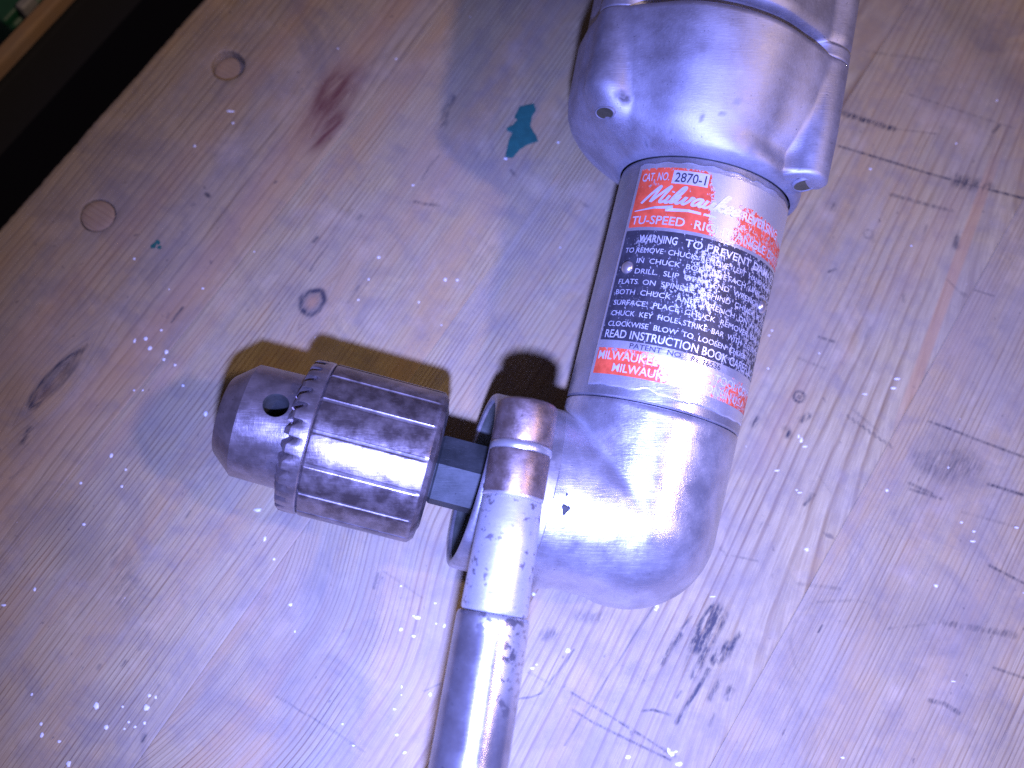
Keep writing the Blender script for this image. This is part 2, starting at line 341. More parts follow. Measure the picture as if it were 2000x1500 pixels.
STROKES = [
 ([(225.5,219.4),(240.3,223.3),(255.0,227.1),(272.9,232.6),(290.6,238.3)], 1.02, 0.85, 0.30),
 ([(267.4,231.3),(277.0,234.7)], 3.73, 0.45, 0.70),
 ([(220.9,232.2),(230.3,234.5),(238.7,236.7)], 1.53, 0.65, 0.60),
 ([(238.7,236.7),(252.9,243.9)], 0.68, 0.35, 0.50),
 ([(298.4,145.3),(304.6,146.7),(314.2,148.6),(330.5,152.1)], 1.02, 0.75, 0.30),
 ([(303.0,121.2),(313.7,124.2)], 1.19, 0.50, 0.50),
 ([(324.3,137.2),(337.5,140.9)], 1.19, 0.75, 0.40),
 ([(303.8,132.9),(310.7,134.3),(315.6,139.7)], 6.78, 0.30, 0.95),
 ([(305.5,137.1),(312.9,141.4)], 2.71, 0.22, 0.90),
 ([(336.0,113.4),(348.8,114.5)], 1.02, 0.80, 0.30),
 ([(350.7,85.4),(361.0,88.1)], 1.02, 0.55, 0.30),
 ([(338.2,65.7),(342.5,67.3),(347.3,67.3)], 1.69, 0.60, 0.40),
 ([(302.3,122.9),(310.1,124.0)], 1.36, 0.50, 0.50),
 ([(317.1,77.5),(331.1,88.9)], 1.53, 0.30, 0.50),
 ([(331.1,88.9),(351.9,98.0)], 1.69, 0.30, 0.60),
 ([(294.8,72.7),(304.9,80.0),(309.3,81.4)], 1.19, 0.28, 0.40),
 ([(292.6,69.5),(291.7,63.4),(293.2,57.9),(298.0,51.8),(304.1,50.0)], 1.19, 0.26, 0.40),
 ([(277.8,102.3),(276.9,97.7)], 1.36, 0.75, 0.30),
 ([(299.6,67.2),(299.4,64.8)], 0.68, 0.90, 0.10),
 ([(272.2,53.2),(272.6,42.6),(273.2,32.1)], 1.69, 0.60, 0.80),
 ([(276.1,36.2),(276.1,28.6),(275.7,20.9),(275.7,17.4)], 1.53, 0.90, 0.40),
 ([(269.6,52.6),(269.3,45.1),(269.4,40.1)], 3.39, 0.70, 0.90),
 ([(267.1,52.9),(266.6,45.7)], 1.02, 0.75, 0.30),
 ([(272.7,51.5),(272.1,45.0),(272.2,39.5)], 1.69, 0.85, 0.50),
 ([(263.4,40.3),(263.2,35.0),(262.9,30.1)], 1.36, 0.60, 0.60),
 ([(278.1,45.8),(276.5,40.0)], 2.71, 0.60, 0.80),
 ([(279.1,50.5),(278.1,45.8)], 1.36, 0.50, 0.70),
 ([(263.6,46.9),(262.8,42.0)], 0.85, 0.60, 0.40),
 ([(269.2,35.8),(269.8,32.6)], 2.37, 0.35, 0.40),
 ([(280.6,35.1),(280.9,29.1)], 1.36, 0.50, 0.70),
 ([(284.8,35.1),(284.9,32.2)], 1.53, 0.50, 0.60),
 ([(284.1,25.8),(284.6,22.1)], 1.19, 0.60, 0.50),
 ([(272.1,26.0),(272.0,23.8)], 1.02, 0.60, 0.30),
 ([(265.3,14.8),(267.6,16.7),(272.8,18.3)], 0.85, 0.80, 0.30),
 ([(244.3,7.4),(257.4,8.0),(268.0,8.4),(280.4,8.9)], 0.85, 0.55, 0.40),
 ([(246.9,3.3),(254.5,3.7),(266.3,5.3),(279.5,7.3)], 0.85, 0.60, 0.40),
 ([(231.5,-3.0),(234.9,-0.1),(236.7,2.5),(237.1,7.0),(237.8,12.8),(238.2,18.7)], 0.44, 0.75, 0.10),
 ([(252.1,45.9),(251.5,26.6),(251.0,9.4),(250.6,-6.4)], 0.51, 0.75, 0.10),
 ([(233.9,28.0),(240.3,31.3)], 2.37, 0.28, 0.70),
 ([(228.1,16.8),(230.4,19.1)], 2.37, 0.35, 0.60),
 ([(229.6,5.2),(237.4,6.0)], 0.85, 0.30, 0.50),
 ([(169.9,-42.0),(178.2,-41.6),(186.8,-40.9),(201.3,-40.8)], 0.59, 0.45, 0.30),
 ([(175.6,6.0),(183.3,6.1),(190.2,5.9)], 0.68, 0.35, 0.30),
 ([(206.3,-16.7),(209.4,-11.9)], 0.51, 0.50, 0.20),
 ([(174.5,4.5),(175.2,1.9),(175.8,0.0)], 1.02, 0.55, 0.50),
 ([(113.9,-12.0),(114.0,-14.3)], 0.85, 0.50, 0.30),
 ([(126.1,-58.7),(126.3,-59.9)], 1.36, 0.60, 0.30),
 ([(144.0,-72.1),(144.4,-73.6)], 1.53, 0.60, 0.30),
 ([(120.3,-63.8),(120.5,-64.8)], 1.36, 0.40, 0.30),
 ([(104.6,-35.7),(110.3,-39.5),(112.9,-45.2)], 6.78, 0.20, 0.80),
 ([(55.0,-19.7),(55.8,-23.5)], 2.37, 0.50, 0.60),
 ([(69.5,40.5),(69.4,37.4),(69.6,34.1)], 0.85, 0.85, 0.20),
 ([(67.0,36.2),(67.4,34.7)], 0.85, 0.40, 0.20),
 ([(50.3,77.8),(51.5,77.6)], 1.53, 0.98, 0.05),
 ([(47.8,79.6),(48.5,79.2)], 0.85, 0.60, 0.10),
 ([(49.0,71.5),(49.1,72.5)], 0.85, 0.50, 0.20),
 ([(111.5,115.7),(115.0,116.9),(119.2,119.2)], 1.36, 0.50, 0.40),
 ([(108.3,135.3),(108.1,129.6),(108.7,124.2)], 0.68, 0.60, 0.30),
 ([(99.5,157.4),(100.4,151.7),(102.9,146.1)], 1.86, 0.35, 0.80),
 ([(132.6,144.8),(134.9,143.9)], 1.36, 0.50, 0.50),
 ([(158.8,148.1),(162.2,148.0)], 1.53, 0.30, 0.50),
 ([(99.0,101.1),(98.9,99.2)], 1.53, 0.40, 0.50),
 ([(95.1,100.8),(95.4,97.5)], 0.85, 0.40, 0.50),
 ([(91.4,83.9),(91.6,85.9)], 1.36, 0.50, 0.40),
 ([(96.3,85.4),(96.2,79.6),(96.8,74.4)], 0.68, 0.50, 0.40),
 ([(234.6,197.5),(235.0,195.9)], 2.37, 0.50, 0.50),
 ([(245.1,173.8),(246.7,176.1)], 1.02, 0.60, 0.50),
 ([(269.8,256.4),(270.5,260.4)], 1.53, 0.60, 0.50),
 ([(276.7,211.2),(278.4,207.7)], 1.69, 0.40, 0.60),
 ([(271.1,181.1),(272.2,179.0)], 1.53, 0.40, 0.50),
 ([(275.4,109.0),(283.0,105.7)], 0.51, 0.20, 0.30),
 ([(253.7,151.0),(258.9,152.3)], 0.68, 0.45, 0.60),
 ([(259.9,116.2),(261.3,115.1)], 1.86, 0.45, 0.60),
 ([(262.4,122.0),(263.6,124.5)], 1.53, 0.50, 0.70),
 ([(249.7,111.5),(249.8,114.1)], 1.53, 0.50, 0.70),
 ([(277.0,102.0),(277.2,98.1)], 1.53, 0.50, 0.40),
 ([(281.1,194.8),(289.1,192.2)], 0.68, 0.40, 0.30),
 ([(290.7,196.4),(297.4,198.2)], 0.68, 0.60, 0.30),
 ([(251.5,193.5),(252.8,193.2)], 2.03, 0.20, 0.40),
 ([(234.1,252.0),(275.4,262.2)], 0.68, 0.20, 0.60),
 ([(215.1,259.9),(239.4,271.3)], 1.02, 0.15, 0.70),
 ([(249.9,212.6),(271.1,219.3)], 1.02, 0.35, 0.70),
 ([(287.2,74.5),(298.9,80.3)], 0.85, 0.20, 0.60),
 ([(265.0,70.5),(272.8,73.5)], 0.68, 0.40, 0.40),
 ([(260.4,70.4),(263.7,69.6)], 0.51, 0.40, 0.30),
 ([(268.4,81.4),(267.9,85.0)], 0.51, 0.40, 0.20),
 ([(321.2,124.1),(338.9,129.8)], 0.68, 0.18, 0.60),
 ([(266.8,163.8),(267.0,159.5)], 1.19, 0.30, 0.50),
 ([(266.0,209.1),(267.1,202.8)], 1.19, 0.25, 0.50),
 ([(251.5,140.4),(260.4,142.0)], 0.85, 0.20, 0.60),
 ([(41.0,-12.6),(52.7,-21.2)], 20.34, 0.30, 0.90),
 ([(78.0,-36.1),(113.6,-44.8)], 18.64, 0.28, 0.90),
 ([(313.5,80.4),(340.9,90.8)], 22.03, 0.22, 0.90),
 ([(358.3,73.0),(364.1,64.5)], 20.34, 0.30, 0.90),
 ([(239.6,292.9),(268.8,280.9)], 18.64, 0.30, 0.90),
 ([(274.2,38.2),(272.3,47.9)], 11.86, 0.22, 0.90),
 ([(295.6,72.5),(301.2,48.5)], 10.17, 0.15, 0.90),
 ([(93.7,65.6),(103.8,63.5)], 10.17, 0.20, 0.90),
 ([(94.9,182.6),(105.3,153.8)], 13.56, 0.15, 0.90),
 ([(306.6,138.8),(318.9,136.7)], 15.25, 0.25, 0.90),
 ([(241.3,197.3),(239.9,184.5)], 10.17, 0.18, 0.90),
 ([(182.8,-28.5),(183.7,-13.6)], 13.56, 0.20, 0.90),
 ([(62.5,-27.7),(60.4,-35.0)], 0.85, 0.35, 0.50),
 ([(237.9,36.6),(240.4,37.1)], 0.68, 0.30, 0.30),
 ([(126.8,-48.9),(127.1,-54.1)], 0.85, 0.30, 0.50),
 ([(113.7,79.0),(114.1,72.6)], 0.85, 0.30, 0.60),
 ([(274.5,132.1),(275.7,131.3)], 0.76, 0.73, 0.10),
 ([(275.5,134.9),(276.4,134.3)], 0.68, 0.55, 0.20),
 ([(276.5,132.0),(277.7,131.1)], 0.76, 0.77, 0.10),
 ([(277.1,134.7),(278.0,134.0)], 0.68, 0.51, 0.20),
 ([(278.6,131.9),(279.8,131.0)], 0.76, 0.80, 0.10),
 ([(278.7,134.4),(279.6,133.8)], 0.68, 0.48, 0.20),
 ([(280.6,131.7),(281.8,130.9)], 0.76, 0.84, 0.10),
 ([(280.3,134.2),(281.2,133.5)], 0.68, 0.44, 0.20),
 ([(282.7,131.6),(283.9,130.7)], 0.76, 0.82, 0.10),
 ([(281.9,133.9),(282.8,133.2)], 0.68, 0.40, 0.20),
 ([(284.7,131.5),(285.9,130.6)], 0.76, 0.78, 0.10),
 ([(283.4,133.6),(284.3,133.0)], 0.68, 0.36, 0.20),
 ([(286.7,131.3),(287.9,130.5)], 0.76, 0.74, 0.10),
 ([(285.0,133.4),(285.9,132.7)], 0.68, 0.33, 0.20),
 ([(288.8,131.2),(290.0,130.3)], 0.76, 0.71, 0.10),
 ([(290.8,131.1),(292.0,130.2)], 0.76, 0.67, 0.10),
]
RINGS = [ ((258.0, 128.6), 1.86, 1.02, 0.65), ((250.2, 194.5), 1.69, 0.68, 0.35), ((258.0, 128.6), 0.51, 0.68, 0.50) ]
TEAL =  [(121.4, 167.9), (123.5, 170.1), (125.1, 171.6), (127.0, 169.9), (127.3, 166.6), (129.1, 163.1), (132.3, 161.3), (134.4, 159.8), (132.2, 156.6), (130.8, 153.4), (130.6, 149.0), (128.1, 147.9), (126.7, 151.1), (125.3, 154.8), (125.1, 157.5), (123.2, 156.9), (122.3, 157.6), (123.5, 160.3), (123.6, 162.9), (122.1, 163.0), (121.7, 165.7)]
TEAL_DOTS = [((47.5, 52.5), 0.85, 1.19), ((47.9, 54.2), 1.02, 0.85), ((49.6, 53.2), 0.68, 0.68)]
SPECKS = [
 (37.3,108.1,2.71,0.85), (41.0,104.9,1.02,0.85), (35.5,90.2,0.85,1.19), (63.7,22.5,0.85,1.53), (66.3,25.1,1.36,1.53), (69.5,23.2,1.36,1.36),
 (68.6,30.2,0.85,0.85), (74.7,25.2,1.19,1.53), (75.7,22.7,1.02,1.02), (79.9,23.2,0.85,0.85), (86.4,19.1,1.02,0.85), (98.4,15.7,1.19,1.86),
 (82.0,-11.8,1.02,1.36), (45.1,45.2,0.85,0.85), (74.3,9.1,0.68,0.68), (61.7,43.0,0.51,0.51), (70.8,49.5,0.85,0.68), (126.8,-73.3,1.69,2.03),
 (133.2,-76.4,1.36,1.53), (118.8,-88.4,1.02,1.36), (116.5,-86.1,0.85,1.02), (138.1,-62.5,1.02,1.02), (140.0,-61.9,0.85,1.02), (139.6,-65.7,1.69,1.86),
 (133.5,-69.3,0.85,0.68), (137.8,-71.7,0.85,0.85), (140.2,-71.8,0.85,0.68), (141.8,-69.4,0.85,1.02), (137.9,-73.9,0.68,0.68), (130.5,-90.3,1.36,1.69),
 (124.2,-87.0,1.02,0.85), (89.3,-57.1,0.85,1.19), (84.7,-65.8,1.53,0.85), (108.8,-81.2,0.68,0.85), (88.9,-33.5,1.02,0.85), (79.7,-23.9,0.85,0.85),
 (91.1,-17.7,0.85,0.85), (88.7,-12.8,0.68,0.85), (192.3,0.1,2.37,1.19), (191.1,-0.1,1.02,0.85), (190.1,-5.6,1.36,1.19), (194.5,-5.1,1.36,1.02),
 (199.9,-19.3,0.68,1.19), (201.2,-21.3,0.68,0.68), (201.8,-25.8,1.19,0.85), (208.4,-16.4,1.36,1.36), (206.6,-31.4,1.36,1.02), (211.4,-34.3,1.36,0.85),
 (191.2,-37.7,0.85,0.85), (197.5,-40.9,1.02,0.68), (157.4,-18.1,1.36,1.02), (144.8,-9.7,0.85,1.02), (163.3,-23.8,0.68,0.85), (198.2,1.8,0.85,0.85),
 (200.7,2.6,1.02,1.36), (182.6,5.2,0.85,0.68), (138.6,-6.2,0.85,1.69), (131.3,-0.2,2.37,1.19), (194.5,6.7,1.02,0.68), (252.9,43.9,1.36,1.69),
 (253.2,42.8,1.19,1.02), (236.7,17.2,1.69,1.53), (230.3,6.9,1.36,1.02), (230.8,8.5,0.85,0.68), (278.9,9.0,2.03,1.53), (277.6,9.3,1.02,1.69),
 (279.6,10.2,1.36,0.68), (282.3,7.8,2.37,1.53), (268.3,1.0,1.86,1.19), (266.2,56.0,1.86,0.51), (218.6,25.8,1.19,1.19), (284.2,85.4,1.53,1.19),
 (273.6,100.3,1.53,0.51), (272.3,100.5,0.85,0.51), (263.9,102.6,1.69,0.68), (297.2,116.7,1.19,1.02), (328.2,117.4,1.69,0.68), (327.1,120.5,1.02,0.68),
 (324.4,98.1,1.36,1.02), (341.9,74.8,1.36,0.51), (323.1,36.3,1.36,0.68), (338.4,129.4,1.36,0.68), (265.7,115.9,1.02,1.69), (267.7,114.7,1.53,0.68),
 (264.3,116.6,0.68,1.36), (239.1,144.0,0.85,0.51), (239.1,141.9,0.68,0.51), (322.4,120.9,1.02,0.68), (128.7,147.5,1.36,0.85), (140.6,163.4,0.85,0.68),
 (140.1,99.7,0.85,0.85), (116.5,75.1,1.02,0.68), (115.1,83.1,0.85,1.02), (107.4,120.5,1.02,0.68), (144.8,83.3,0.51,0.51), (136.7,97.6,1.02,1.36),
 (113.3,91.6,1.19,1.02), (108.7,39.8,0.68,0.68), (53.7,150.4,0.68,0.68), (239.1,217.5,1.02,0.51), (264.9,199.0,0.68,0.51), (244.5,131.4,1.02,0.51),
 (276.2,141.8,1.69,0.51), (282.8,152.6,2.03,0.68), (283.2,149.0,1.69,0.85), (256.4,145.8,0.68,0.51),
]

# ------------------------------------------------------------------ workbench
G = V((0.54575, 0.83795, 0)); Qd = V((0.83795, -0.54575, 0)); E0 = -214.2227
def bp(a, b, z=0.0):                       # a = mm in from the bench edge, b = mm along the grain
    return Qd * (a + E0) + G * b + V((0, 0, z))

bench = tag(empty('workbench', bp(180, 80, -42)), 'scarred pine workbench top with paint specks, plugs and pencil marks under the drill', 'workbench')
SEAMS = [0, 75.3, 147.0, 219.0, 290.4, 362.0, 434.0]
VIS = [(-59, 98), (255, 315), (371, 64), (115, -102)]
HOLES = {0: [(25.2, 122.5), (24.6, 50.8)]}
KN = [(104.1, 65.9, 2.6, 1.0), (51.2, -1.5, 4.0, 1.6), (66.0, 131.0, 3.5, 1.2)]   # knots bend the grain round them
def seg_d(ax, bx, p0, p1):
    d0, d1 = p1[0] - p0[0], p1[1] - p0[1]
    t = np.clip(((ax - p0[0]) * d0 + (bx - p0[1]) * d1) / (d0 * d0 + d1 * d1 + 1e-9), 0, 1)
    return np.hypot(ax - p0[0] - t * d0, bx - p0[1] - t * d1)
def sm(x, lo, hi):
    t = np.clip((x - lo) / (hi - lo), 0, 1); return t * t * (3 - 2 * t)
rng = np.random.default_rng(3)
WOB = [(rng.uniform(0.004, 0.02), rng.uniform(0, 6.28), rng.uniform(0.2, 1.0)) for _ in range(6)]
def arch(x):
    x = np.abs(x); return np.where(x < 60, 0.0115 * x * x, 41.4 + 1.38 * (x - 60))
def ring_field(k, a, b):
    wob = sum(am * np.sin(b * f + p + 0.02 * a) for f, p, am in WOB) * 0.7
    a = a + wob
    for ka, kb, r, s in KN:                # grain flows round the knots
        d2 = ((a - ka) / (r * 1.6)) ** 2 + ((b - kb) / (r * 4.2)) ** 2
        a = a + np.sign(a - ka + 1e-6) * (-r * 1.1) * np.exp(-d2) * s
    if k == 0: return np.hypot(a - 120 + 0.03 * b, 55)
    if k == 1: return a * 1.0 + 0.02 * b
    if k == 2:                             # flat-sawn: broad arches beside the seam
        return arch(a - 213 - 15 * (1 - sm(b, -22, 36)) + 0.004 * np.clip(-b - 40, 0, 60) ** 2)
    if k == 3: return np.hypot(a - 300 + 0.03 * (b - 60), 46 - 0.05 * b) * 1.0
    return a * 1.0 + 0.035 * b
def marks(k, a, b):
    dark = np.zeros_like(a); brk = np.zeros_like(a)
    lo, hi, bl, bh = a.min() - 12, a.max() + 12, b.min(), b.max()
    for pts, w, s, bk in STROKES:
        w = max(w, 0.62)
        broad = w > 8                      # wide dark patches, soft edged
        if broad: bk = 0.0; s *= 0.75
        elif bk >= 0.55: w *= 1.3; s = min(1, s * 1.25)
        if max(p[0] for p in pts) < lo or min(p[0] for p in pts) > hi: continue
        m = (a > min(p[0] for p in pts) - w * 2) & (a < max(p[0] for p in pts) + w * 2) & \
            (b > min(p[1] for p in pts) - w * 2) & (b < max(p[1] for p in pts) + w * 2)
        if not m.any(): continue
        aa, bb = a[m], b[m]
        d = np.full(aa.shape, 1e9)
        for p0, p1 in zip(pts, pts[1:]): d = np.minimum(d, seg_d(aa, bb, p0, p1))
        v = 0.85 * s * (1 - sm(d, w * (0.0 if broad else 0.10), w * (0.70 if bk < 0.55 else 0.9))); bk = 0.14 if broad else min(0.95, bk + 0.22)
        up_ = v > dark[m]
        t = dark[m]; t[up_] = v[up_]; dark[m] = t
        t = brk[m]; t[up_] = bk; brk[m] = t
    for (c, r, w, s) in RINGS:
        d = np.abs(np.hypot((a - c[0]) * 1.05, b - c[1]) - r)
        v = s * (1 - sm(d, w * 0.2, w * 0.8)); m = v > dark
        dark[m] = v[m]; brk[m] = 0.6
    # rim of the small round knot, and the dark spindle-shaped knot near the left edge
    d = np.hypot((a - 104.1) / 3.6, (b - 65.9) / 4.6) * (1 + 0.04 * np.sin(3 * np.arctan2(b - 65.9, a - 104.1) + 1) + 0.035 * np.sin(7 * np.arctan2(b - 65.9, a - 104.1)))
    v = 0.85 * np.exp(-((d - 1.0) / 0.20) ** 2) + 0.30 * np.exp(-((d - 0.55) / 0.5) ** 2); m = v > dark; dark[m] = v[m]; brk[m] = 0.35
    d = np.hypot((a - 51.4 - 0.09 * (b + 1)) / 3.6, (b + 1.5) / 12.5)
    v = 0.75 * np.exp(-((d - 0.95) / 0.16) ** 2) * (a < 52.5) + 0.48 * (1 - sm(d, 0.6, 1.0)); m = v > dark; dark[m] = v[m]; brk[m] = 0.4
    red = np.zeros_like(a); org = np.zeros_like(a)
    d = np.hypot((a - 65.5) / 9.5, (b - 131) / 32); red += 0.65 * (1 - sm(d, 0.1, 1.0)) * sm(-a, -76, -72)
    d = np.hypot((a - 61 - 0.12 * (135 - b)) / 6.0, (b - 136) / 13); red += 0.75 * (1 - sm(d, 0.1, 1.15))
    d = np.hypot((a - 71.0) / 3.6, (b - 121) / 15); red += 0.85 * (1 - sm(d, 0.1, 1.0))
    d = np.hypot((a - 50.6) / 3.5, (b + 8) / 6); red += 0.4 * (1 - sm(d, 0.1, 1.0))
    if k == 0:
        org += 0.40 * (1 - sm(np.abs(a - 64 - 3 * np.sin(b * 0.03)), 1, 9)) * sm(b, -80, 20)
        org += 0.22 * (1 - sm(np.abs(a - 33 - 4 * np.sin(b * 0.02)), 1, 7))
    if k == 1:
        d = np.hypot((a - 104.1) / 3.2, (b - 65.9) / 4.2); org += 0.8 * (1 - sm(d, 0.2, 1.0))
        org += 0.30 * (1 - sm(np.hypot((a - 80) / 5, (b - 20) / 60), 0.2, 1.0))
    if k == 2:
        org += 0.25 * (1 - sm(np.hypot((a - 147) / 4, (b - 151) / 5), 0.2, 1.0))
    if k == 3:
        ctr = 279.1 + (218.9 - b) * 0.146
        edge = (1 - sm(np.abs(a - ctr), 1.6, 2.3)) * sm(b, 130, 152) * sm(-b, -262, -225)
        org += 0.62 * edge
        org += 0.25 * (1 - sm(np.hypot((a - 270) / 9, (b - 205) / 40), 0.2, 1.0)) + 0.25 * (1 - sm(np.hypot((a - 258) / 9, (b - 118) / 30), 0.2, 1.0))
    return np.clip(dark, 0, 1), brk, np.clip(red, 0, 0.85), np.clip(org * 0.8, 0, 0.8)

def build_plank(k):
    a0, a1 = SEAMS[k], SEAMS[k + 1]
    poly = []
    bs = []
    for i in range(4):                     # range of b in view between a0 and a1
        p, q_ = VIS[i], VIS[(i + 1) % 4]
        for t in np.linspace(0, 1, 200):
            a = p[0] + (q_[0] - p[0]) * t
            if a0 - 4 <= a <= a1 + 4: bs.append(p[1] + (q_[1] - p[1]) * t)
    b0, b1 = (min(bs) - 8, max(bs) + 8) if bs else (60, 70)
    step = 0.5
    bl = np.concatenate([np.linspace(-320, b0, 40, endpoint=False), np.arange(b0, b1, step), np.linspace(b1 + step, 620, 60)])
    r = 2.2 if k == 0 else 0.08
    inner = np.arange(a0 + r + step, a1 - 0.5, step)
    edge0 = [(a0 + 0.02, -40.0), (a0 + 0.02, -r * 1.0), (a0 + 0.02 + r * 0.29, -r * 0.29), (a0 + 0.02 + r, 0)]
    edge1 = [(a1 - 0.02 - 0.08, 0), (a1 - 0.02 - 0.03, -0.03), (a1 - 0.02, -0.08), (a1 - 0.02, -40)]
    al = np.array([e[0] for e in edge0] + list(inner) + [e[0] for e in edge1])
    zl = np.array([e[1] for e in edge0] + [0.0] * len(inner) + [e[1] for e in edge1])
    na, nb = len(al), len(bl)
    Aa, Bb = np.meshgrid(al, bl)
    Z = np.tile(zl, (nb, 1)) + 0.04 * math.sin(k * 2.1)
    if k == 0:                             # dinged front arris
        ding = np.array([0.5 * noise.noise((float(x) * 0.07, 3.3, 0)) + 0.35 * noise.noise((float(x) * 0.4, 8.1, 0)) for x in bl])[:, None]
        Aa[:, 1:5] += np.clip(ding, -0.3, 0.9) * np.array([[0.6, 1.0, 0.9, 0.5]])
    # hand-worn surface: shallow undulation
    top = np.tile((zl > -0.5), (nb, 1))
    Z = Z + top * (0.10 * np.sin(Aa * 0.11 + 1.3 * k + 0.01 * Bb) + 0.08 * np.sin(Bb * 0.05 + Aa * 0.03))
    a, b, z = Aa.ravel(), Bb.ravel(), Z.ravel()
    idx = np.arange(na * nb).reshape(nb, na)
    keep = np.ones((nb - 1, na - 1), bool)
    extra_v, extra_f = [], []
    nv = na * nb
    for (ha, hb) in HOLES.get(k, []):
        i0 = int(np.searchsorted(al, ha - 7.2)); i1 = int(np.searchsorted(al, ha + 7.2))
        j0 = int(np.searchsorted(bl, hb - 7.2)); j1 = int(np.searchsorted(bl, hb + 7.2))
        keep[j0:j1, i0:i1] = False
        loop = [idx[j0, i] for i in range(i0, i1)] + [idx[j, i1] for j in range(j0, j1)] + \
               [idx[j1, i] for i in range(i1, i0, -1)] + [idx[j, i0] for j in range(j1, j0, -1)]
        rows = [loop]
        for (rr, dz) in ((6.3, 0.0), (6.05, -0.15), (6.0, -0.5), (6.0, -6.0)):
            row = []
            for vi in loop:
                an = math.atan2(b[vi] - hb, a[vi] - ha)
                rw = rr + 0.12 * math.sin(3 * an + ha)
                extra_v.append((ha + rw * math.cos(an), hb + rw * math.sin(an), z[vi] + dz)); row.append(nv); nv += 1
            rows.append(row)
        n = len(loop)
        for r0, r1 in zip(rows, rows[1:]):
            for i in range(n):
                extra_f.append((r0[i], r0[(i + 1) % n], r1[(i + 1) % n], r1[i]))
    q0 = idx[:-1, :-1][keep]; q1 = idx[:-1, 1:][keep]; q2 = idx[1:, 1:][keep]; q3 = idx[1:, :-1][keep]
    F = np.stack([q0, q1, q2, q3], 1)
    if extra_v:
        ev = np.array(extra_v); a = np.concatenate([a, ev[:, 0]]); b = np.concatenate([b, ev[:, 1]]); z = np.concatenate([z, ev[:, 2]])
        F = np.concatenate([F, np.array(extra_f)])
    base = world_loc(bench)
    P = np.stack([Qd.x * (a + E0) + G.x * b, Qd.y * (a + E0) + G.y * b, z], 1) * S - np.array(base)
    me = bpy.data.meshes.new('plank')
    me.vertices.add(len(P)); me.vertices.foreach_set('co', P.ravel().astype(np.float32))
    me.loops.add(F.size); me.loops.foreach_set('vertex_index', F.ravel().astype(np.int32))
    me.polygons.add(len(F)); me.polygons.foreach_set('loop_start', np.arange(0, F.size, 4, dtype=np.int32))
    me.polygons.foreach_set('loop_total', np.full(len(F), 4, dtype=np.int32))
    me.update(calc_edges=True); me.validate()
    me.materials.append(M['wood%d' % min(k, 4)]); me.shade_smooth()
    o = bpy.data.objects.new('plank', me); col.objects.link(o); o.parent = bench
    dk, br, rd, og = marks(k, a, b)
    attr(o, 'ring', ring_field(k, a, b) + 37 * k); attr(o, 'along', b + 211 * k)
    attr(o, 'dark', dk); attr(o, 'breakup', br); attr(o, 'red', rd); attr(o, 'orange', og)
    return o
planks = [build_plank(k) for k in range(6)]

# turned wooden plugs sitting in the two counterbored screw holes
for (ha, hb), dz, tilt in zip(HOLES[0], (-3.6, -0.6), (0.06, 0.02)):
    v, f = [], []
    for rr, zz in ((5.86, -5), (5.86, dz - 0.25), (5.55, dz), (3.5, dz + 0.06), (1.5, dz + 0.08)):
        for i in range(40):
            t = 2 * math.pi * i / 40
            x, y = rr * math.cos(t), rr * math.sin(t) * (1 - 0.01 * math.sin(2 * t))
            v.append(bp(ha + x, hb + y, zz + tilt * x + 0.03 * math.sin(3 * t)))
    f = grid_faces(40, 5, True) + [tuple(range(160, 200))]
    o = obj('dowel_plug', v, f, M['wood1'], planks[0])
    aa = [vv.dot(Qd) for vv in v]; bb = [vv.dot(G) for vv in v]
    attr(o, 'ring', np.array(bb) * 0.8 + 11); attr(o, 'along', np.array(aa) * 2)
    attr(o, 'dark', [0.75 if i < 80 else 0.0 for i in range(200)]); attr(o, 'breakup', [0.5] * 200); attr(o, 'red', [0] * 200); attr(o, 'orange', [0.30] * 200)

# dried paint: raised specks and one teal splash
def blob_mesh(seed):
    r = random.Random(seed); n = 14
    pr_ = [0.75 + 0.4 * r.random() for _ in range(n)]
    v, f = [], []
    for rr, zz in ((1.0, -0.05), (0.93, 0.16), (0.6, 0.27)):
        for i in range(n):
            t = 2 * math.pi * i / n; q_ = pr_[i] if rr > 0.7 else 0.5 * pr_[i] + 0.45
            v.append((rr * q_ * math.cos(t) * S, rr * q_ * math.sin(t) * S, zz * S))
    v.append((0, 0, 0.29 * S)); f = grid_faces(n, 3, True)
    f += [(2 * n + i, 2 * n + (i + 1) % n, 3 * n) for i in range(n)]
    me = bpy.data.meshes.new('paint_speck'); me.from_pydata(v, [], f); me.update(); me.shade_smooth(); me.materials.append(M['speck'])
    return me
blobs = [blob_mesh(i) for i in range(7)]
bb0 = world_loc(bench)
for i, (a, b, rx, ry) in enumerate(SPECKS):
    o = bpy.data.objects.new('paint_speck', blobs[i % 7]); col.objects.link(o); o.parent = bench
    o.location = bp(a, b, 0.05) * S - bb0
    o.rotation_euler.z = random.uniform(-0.2, 0.2)
    o.scale = (rx * 0.54, ry * 0.54, 0.55 * min(rx, ry) + 0.2)
rs_ = random.Random(11)
v, f = [], []
for i in range(36):                       # spatter too fine to pick apart
    while True:
        a, b = rs_.uniform(0, 360), rs_.uniform(-100, 310)
        if 380 + 0 * a > a + 0.2 * b and not (160 < a < 300 and 90 < b < 400 and rs_.random() < 0.6): break
    rr = rs_.uniform(0.12, 0.34); n = 6; k0 = len(v)
    ph, st = rs_.uniform(0, 6), rs_.uniform(0.6, 1.8)
    for j in range(n):
        t = ph + 2 * math.pi * j / n; q_ = rr * rs_.uniform(0.7, 1.3)
        v.append(bp(a + q_ * math.cos(t), b + st * q_ * math.sin(t), 0.0))
    v.append(bp(a, b, 0.22 + rr * 0.3))
    f += [(k0 + j, k0 + (j + 1) % n, k0 + n) for j in range(n)]
tag(obj('paint_spatter', v, f, M['speck'], bench), kind='stuff')
